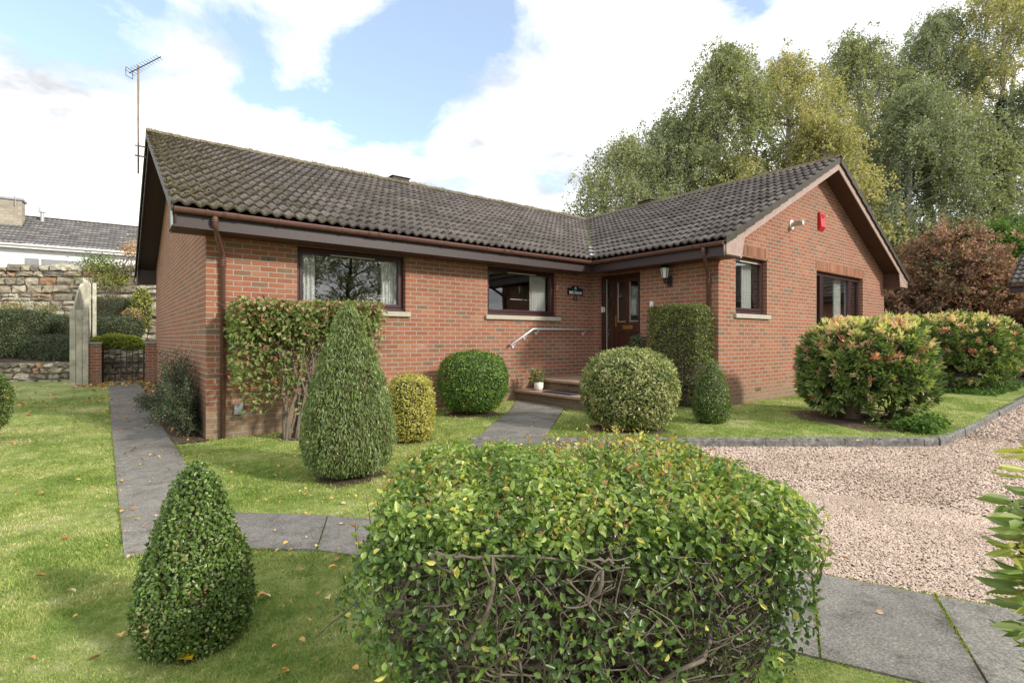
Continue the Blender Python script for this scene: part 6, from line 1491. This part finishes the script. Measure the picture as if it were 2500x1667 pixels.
    q = np.concatenate(q); n = len(q); base = np.array([[1, 0, 0], [.45, .8, 0], [-.5, .75, 0], [-1, 0, 0], [-.4, -.8, 0], [.5, -.75, 0], [.25, .2, 1], [-.35, -.1, .92]], float)
    Fb = np.array([[0, 1, 6], [1, 2, 6], [2, 7, 6], [2, 3, 7], [3, 4, 7], [4, 6, 7], [4, 5, 6], [5, 0, 6]]); sc = q[:, 2:3] * (.55 + .75 * rs.rand(n, 1)); th = rs.rand(n) * 6.283; ca = np.cos(th)[:, None]; sa = np.sin(th)[:, None]
    B = base[None] * (1 + rs.normal(size=(n, 8, 3)) * .14) * np.stack([sc, sc * .68, sc * .55], -1); X = B[:, :, 0] * ca - B[:, :, 1] * sa; Y = B[:, :, 0] * sa + B[:, :, 1] * ca; Z = B[:, :, 2] + X * rs.normal(size=(n, 1)) * .25 + Y * rs.normal(size=(n, 1)) * .25
    V = np.stack([X + q[:, 0:1], Y + q[:, 1:2], Z - .008 + rs.rand(n, 1) * .008], -1).reshape(-1, 3); F = (np.arange(n)[:, None, None] * 8 + Fb[None]).reshape(-1, 3)
    o = mk('gravel', V, F, M['pebble'], rnd=np.repeat(np.clip(rs.beta(2.2, 1.6, n), 0, 1), 8)); tag(o, 'pinkish beige gravel stones of the drive', 'gravel', kind='stuff')


def bankz(x, y):
    d = x * FW[0] + y * FW[1]; l = x * RT[0] + y * RT[1]; return -.1 + 7.0 * smooth(24.5, 34, d) * smooth(-3, 6, l)


def build_background():
    # bank behind the house
    ds = np.linspace(20, 60, 50); ls = np.linspace(-8, 60, 60); Dg, Lg = np.meshgrid(ds, ls); X = FW[0] * Dg + RT[0] * Lg; Y = FW[1] * Dg + RT[1] * Lg; Z = bankz(X, Y) + .25 * np.sin(X * .9) * np.sin(Y * .8); V = np.stack([X, Y, Z], -1).reshape(-1, 3); nx = len(ds); i = np.arange((len(ls) - 1) * (nx - 1)); a = (i // (nx - 1)) * nx + i % (nx - 1)
    tag(mk('hillside', V, np.stack([a, a + 1, a + nx + 1, a + nx], -1), M['bank'], smooth=True), kind='structure')
    rs = np.random.RandomState(110); n = 60000; d = 22 + 14 * rs.rand(n) ** 1.2; l = -2 + 36 * rs.rand(n); x = FW[0] * d + RT[0] * l; y = FW[1] * d + RT[1] * l; k = ~((x < XD + .5) & (y < YE + .5)); x, y = x[k], y[k]; n = len(x); q = np.c_[x, y, bankz(x, y) + .05 + 1.3 * rs.rand(n) ** 2 * (1 + .6 * sn(np.c_[x, y, x * 0], .12, 3))]
    leaves('undergrowth', q, rs.normal(size=(n, 3)) + [-.3, -.6, .6], .16, .11, M['dark_leaf'], clump_rnd(q, rs, .3, 5), None, rs, label='dark ivy and bramble undergrowth on the bank below the birches', kind='stuff')
    def T(lab, vx, d, vtop, rad, zlow, mat, seed, **kw):
        rad = rad * 1.30; kw['nclump'] = int(kw.get('nclump', 120) * 1.18); kw['cs'] = .66
        p = P(vx, d); z0 = float(bankz(p[0], p[1])); top = ZP(vtop, d); return tree(kw.pop('nm', 'birch_tree'), lab, (p[0], p[1], z0), top - z0, rad, zlow, mat, seed, **kw)
    g = 'trees behind the house'
    T('dark green birch lowest and farthest left behind the roof', 1430, 25, 318, 2.6, .28, M['birch_green'], 201, group=g, nclump=120, ntw=9, topw=.55, leaf=(.10, .075))
    T('tall green birch with a double peak left of the yellow birch', 1655, 27, 118, 3.1, .30, M['birch_green'], 202, group=g, nclump=200, ntw=10, topw=.4)
    T('short green birch between the lowest birch and the double-peaked one', 1545, 26.5, 262, 2.2, .32, M['birch_grey'], 213, group=g, nclump=110, ntw=9, topw=.5)
    T('tall yellowing birch with white trunk standing above the middle of the roof', 1815, 28, 128, 2.9, .30, M['birch_yellow'], 203, group=g, nclump=140, ntw=9, topw=.45, trunks=2)
    T('bushy lower birch with golden leaves just above the gable peak', 1895, 24.5, 262, 2.1, .25, M['birch_yellow'], 204, group=g, nclump=110, ntw=9, topw=.5)
    T('round-topped green birch behind the golden one', 1968, 31, 92, 3.0, .40, M['birch_green'], 205, group=g, nclump=140, ntw=9, topw=.5)
    T('grey-green birch of middle height right of the gable peak', 2070, 26.5, 205, 2.6, .28, M['birch_grey'], 206, group=g, nclump=150, ntw=9, topw=.5)
    T('tall narrow grey-green birch rising to a rounded tip near the right edge', 2150, 32, 42, 3.3, .34, M['birch_grey'], 207, group=g, nclump=160, ntw=9, topw=.45, trunks=2)
    T('very tall yellowish birch leaving the top right corner with thin bare twigs', 2300, 30, -60, 3.9, .34, M['birch_yellow'], 208, group=g, nclump=150, ntw=9, topw=.4, trunks=2)
    T('green birch in front of the tall yellowish one at the right edge', 2240, 26, 250, 2.6, .28, M['birch_green'], 209, group=g, nclump=130, ntw=9, topw=.5)
    T('green birch cut off by the right edge of the picture', 2370, 27, 190, 2.8, .25, M['birch_grey'], 210, group=g, nclump=130, ntw=9, topw=.5)
    T('slim olive birch behind the right slope of the gable', 1985, 29, 330, 2.0, .22, M['birch_green'], 211, group=g, nclump=90, ntw=8, topw=.5, bark='birchbark')
    T('low leafy birch filling in behind the ridge of the cross wing', 1690, 25, 375, 2.0, .2, M['birch_yellow'], 212, group=g, nclump=80, ntw=8, topw=.6)
    # ivy-clad trunk
    p = P(2296, 26); z0 = float(bankz(p[0], p[1])); t = thing('ivy_trunk', 'tall bare trunk wrapped in dark ivy near the right edge', 'tree', (p[0], p[1], z0), g); zt = ZP(225, 26); pts = bez(np.array([p[0], p[1], z0]), np.array([p[0] + .1, p[1], (z0 + zt) / 2]), np.array([p[0] + .2, p[1], zt]), 12, .04, rs); tubes('trunk', [(pts, np.linspace(.22, .06, 12))], M['bark'], t, 8)
    n = 9000; j = rs.rand(n) * 10.9; i0 = j.astype(int); an = rs.rand(n) * 6.28; r = (.30 + .28 * np.abs(sn(np.c_[j, j, an], .3, 3))) * (1 - j / 16); q = pts[i0] + (pts[i0 + 1] - pts[i0]) * (j - i0)[:, None] + np.c_[np.cos(an) * r, np.sin(an) * r, rs.normal(size=n) * .05]; leaves('ivy', q, np.c_[np.cos(an), np.sin(an), an * 0 + .2], .12, .10, M['ivy'], rs.rand(n), t, rs)
    # maple and shrubs right of the house
    p = P(2150, 21); tree('red_maple', 'broad bronze-red Japanese maple behind the right end of the house', (p[0], p[1], .1), ZP(548, 21) - .1, 2.55, .10, M['maple'], 220, nclump=190, ntw=11, per=34, leaf=(.095, .090), bark='bark', droop=.25, topw=.60, cs=.55, tw=.03)
    p = P(2290, 21.5); tree('leafy_tree', 'fresh green leafy tree between the bronze maple and the neighbour roof', (p[0], p[1], .1), ZP(525, 21.5), 2.3, .12, M['fresh'], 221, nclump=160, ntw=9, per=30, leaf=(.12, .07), bark='bark', droop=.5, topw=.7, cs=.45)
    p = P(2330, 19); clipped_box('evergreen_screen', 'dark evergreen screen under the neighbour eave', 'hedge', (p[0], p[1] + 2.2, 1.1), (2.6, 1.0, 1.3), 12000, (.10, .06), M['dark_leaf'], 222, power=4, bumps=.15, bf=.5, depth=.3)
    # paling fence on the bank
    t = thing('paling_fence', 'thin dark paling fence on top of the bank behind the trees', 'fence', P(2180, 34.5)); b = MB(); a = P(2020, 34.5); c = P(2420, 34.5); L = np.linalg.norm(c - a); u = (c - a) / L; zb = 6.9; k = int(L / .17)
    for i in range(k): q = a + u * (i * .17); b.box(q[0] - .03, q[0] + .03, q[1] - .03, q[1] + .03, zb - .3, zb + 1.7)
    for z in (zb + .3, zb + 1.35):
        b.tube([(a[0], a[1], z), (c[0], c[1], z)], .045, 4)
    b.build('pales', M['bark'], t)
    # ---- left background planting
    D = M['dark_leaf']
    YW = PHI - R(90)
    p = P(-38, 15.2); clipped_box('clipped_hedge', 'tall dark square-clipped hedge at the left edge above the low retaining wall', 'hedge', (p[0], p[1], 1.44), (1.48, .6, .74), 24000, (.05, .03), D, 230, yaw=YW, power=10, bumps=.04, bf=1.0, group='dark hedges in front of the stone wall')
    def mound(v0, v1, vy, vb, d, hy, seed, lab, mat=D, n=7000, pw=3.0, leaf=(.045, .028), nm='clipped_mound'):
        p = P((v0 + v1) / 2, d); zt = ZP(vy, d); zb = ZP(vb, d); hz = (zt - zb) / 2; clipped_box(nm, lab, 'shrub', (p[0], p[1], zt - hz), ((v1 - v0) / 2 * 1.063 / FPX * d, hy, hz), n, leaf, mat, seed, yaw=YW, power=pw, bumps=.05, bf=1.1, group='dark hedges in front of the stone wall' if mat is D else None)
    mound(72, 152, 720, 790, 17.2, .5, 231, 'dark rounded hedge just right of the tall square hedge', n=7000)
    mound(120, 215, 728, 800, 16.4, .5, 241, 'dark hedge hidden partly by the wooden fence', n=6000)
    mound(55, 235, 768, 852, 15.0, .5, 232, 'loose dark cotoneaster tumbling over the low retaining wall', n=13000, mat=M['cotoneaster'], pw=2.6)
    mound(208, 322, 727, 785, 16.6, .5, 233, 'low dark rounded hedge right of the wooden fence', n=8000, pw=3)
    mound(212, 300, 684, 740, 18.2, .45, 234, 'clipped hedge with reddish leaves against the stone wall', n=5000, mat=M['maple'], pw=5); mound(216, 335, 682, 745, 18.0, .42, 244, 'green clipped hedge against the stone wall above the rounded one', n=5000, pw=5)
    mound(206, 335, 768, 815, 14.95, .3, 235, 'bright yellow-green low shrub spilling over the wall behind the gate', n=4200, mat=M['yg_leaf'], pw=2.2, leaf=(.065, .045), nm='golden_shrub')
    mound(305, 345, 655, 770, 17.3, .3, 236, 'thin yellow-leaved shrub beside the house gable in front of the wall', n=900, mat=M['yg_leaf'], pw=2.0, leaf=(.07, .05), nm='thin_shrub'); mound(280, 330, 705, 765, 17.0, .3, 237, 'pale dry twiggy shrub beside the rounded hedge', n=1400, mat=M['litter'], pw=2, leaf=(.04, .015), nm='dry_shrub')
    rs2 = np.random.RandomState(7)
    for j, (vx, v0, v1, w_, m_, nn_) in enumerate(((262, 608, 622, 1.1, 'hedge_leaf', 700), (262, 650, 640, 1.3, 'yg_leaf', 520), (100, 700, 735, .8, 'flat_leaf', 500), (30, 690, 730, .8, 'flat_leaf', 420), (300, 545, 600, .35, 'litter', 260), (230, 600, 604, .8, 'fresh', 600))):
        d_ = 19.1; n = nn_; pc = P(vx, d_); q = np.c_[pc[0] + rs2.normal(size=n) * w_ * .42, pc[1] + rs2.normal(size=n) * .16 - .1, (ZP(v0, d_) + ZP(v1, d_)) / 2 + rs2.normal(size=n) * .16]
        labs = ['green climber spilling over the top of the stone wall', 'pale green trailing climber across the face of the stone wall', 'thin climbing plant on the stone wall above the hedge', 'sparse climber on the stone wall at the far left', 'orange-leaved twigs showing beside the house eave', 'small leafy tuft on the coping of the stone wall']
        t = thing('climbing_plant', labs[j], 'climber', (pc[0], pc[1], q[:, 2].min())); leaves('foliage', q, rs2.normal(size=(n, 3)) + [-.3, -.8, .2], .075, .05, M[m_], rs2.rand(n), t, rs2); ln = []
        for i in range(10): e = q[i]; s = np.array([pc[0] + rs2.normal() * .15, pc[1] + .05, q[:, 2].min() - .5]); ln.append((bez(s, (s + e) / 2 + [0, 0, .2], e, 5, .03, rs2), [.012, .01, .008, .006, .004]))
        tubes('stems', ln, M['twig'], t, 4)
    # trees behind the camera: they are what the big windows mirror
    for i, (x, y, h_, r_) in enumerate(((9.5, -20, 10, 3.2), (14.5, -22, 11, 3.4), (19.5, -20.0, 10.0, 3.2), (5.0, -21.5, 10.0, 3.0))):
        tree('garden_tree', 'green tree %s, mirrored in the wide front window' % ['left of the tallest', 'standing tallest of four', 'right of the tallest', 'farthest left of four'][i], (x, y, 0), h_, r_, .18, M['birch_green'], 240 + i, nclump=100, ntw=8, per=20, leaf=(.14, .10), bark='bark', droop=.6, topw=.6, group='trees behind the viewer')


build_ground()
build_house()
build_fittings()
build_gate_corner()
far_house()
build_plants()
front_hedge()
near_right_plant()
litter_and_grass()
build_background()
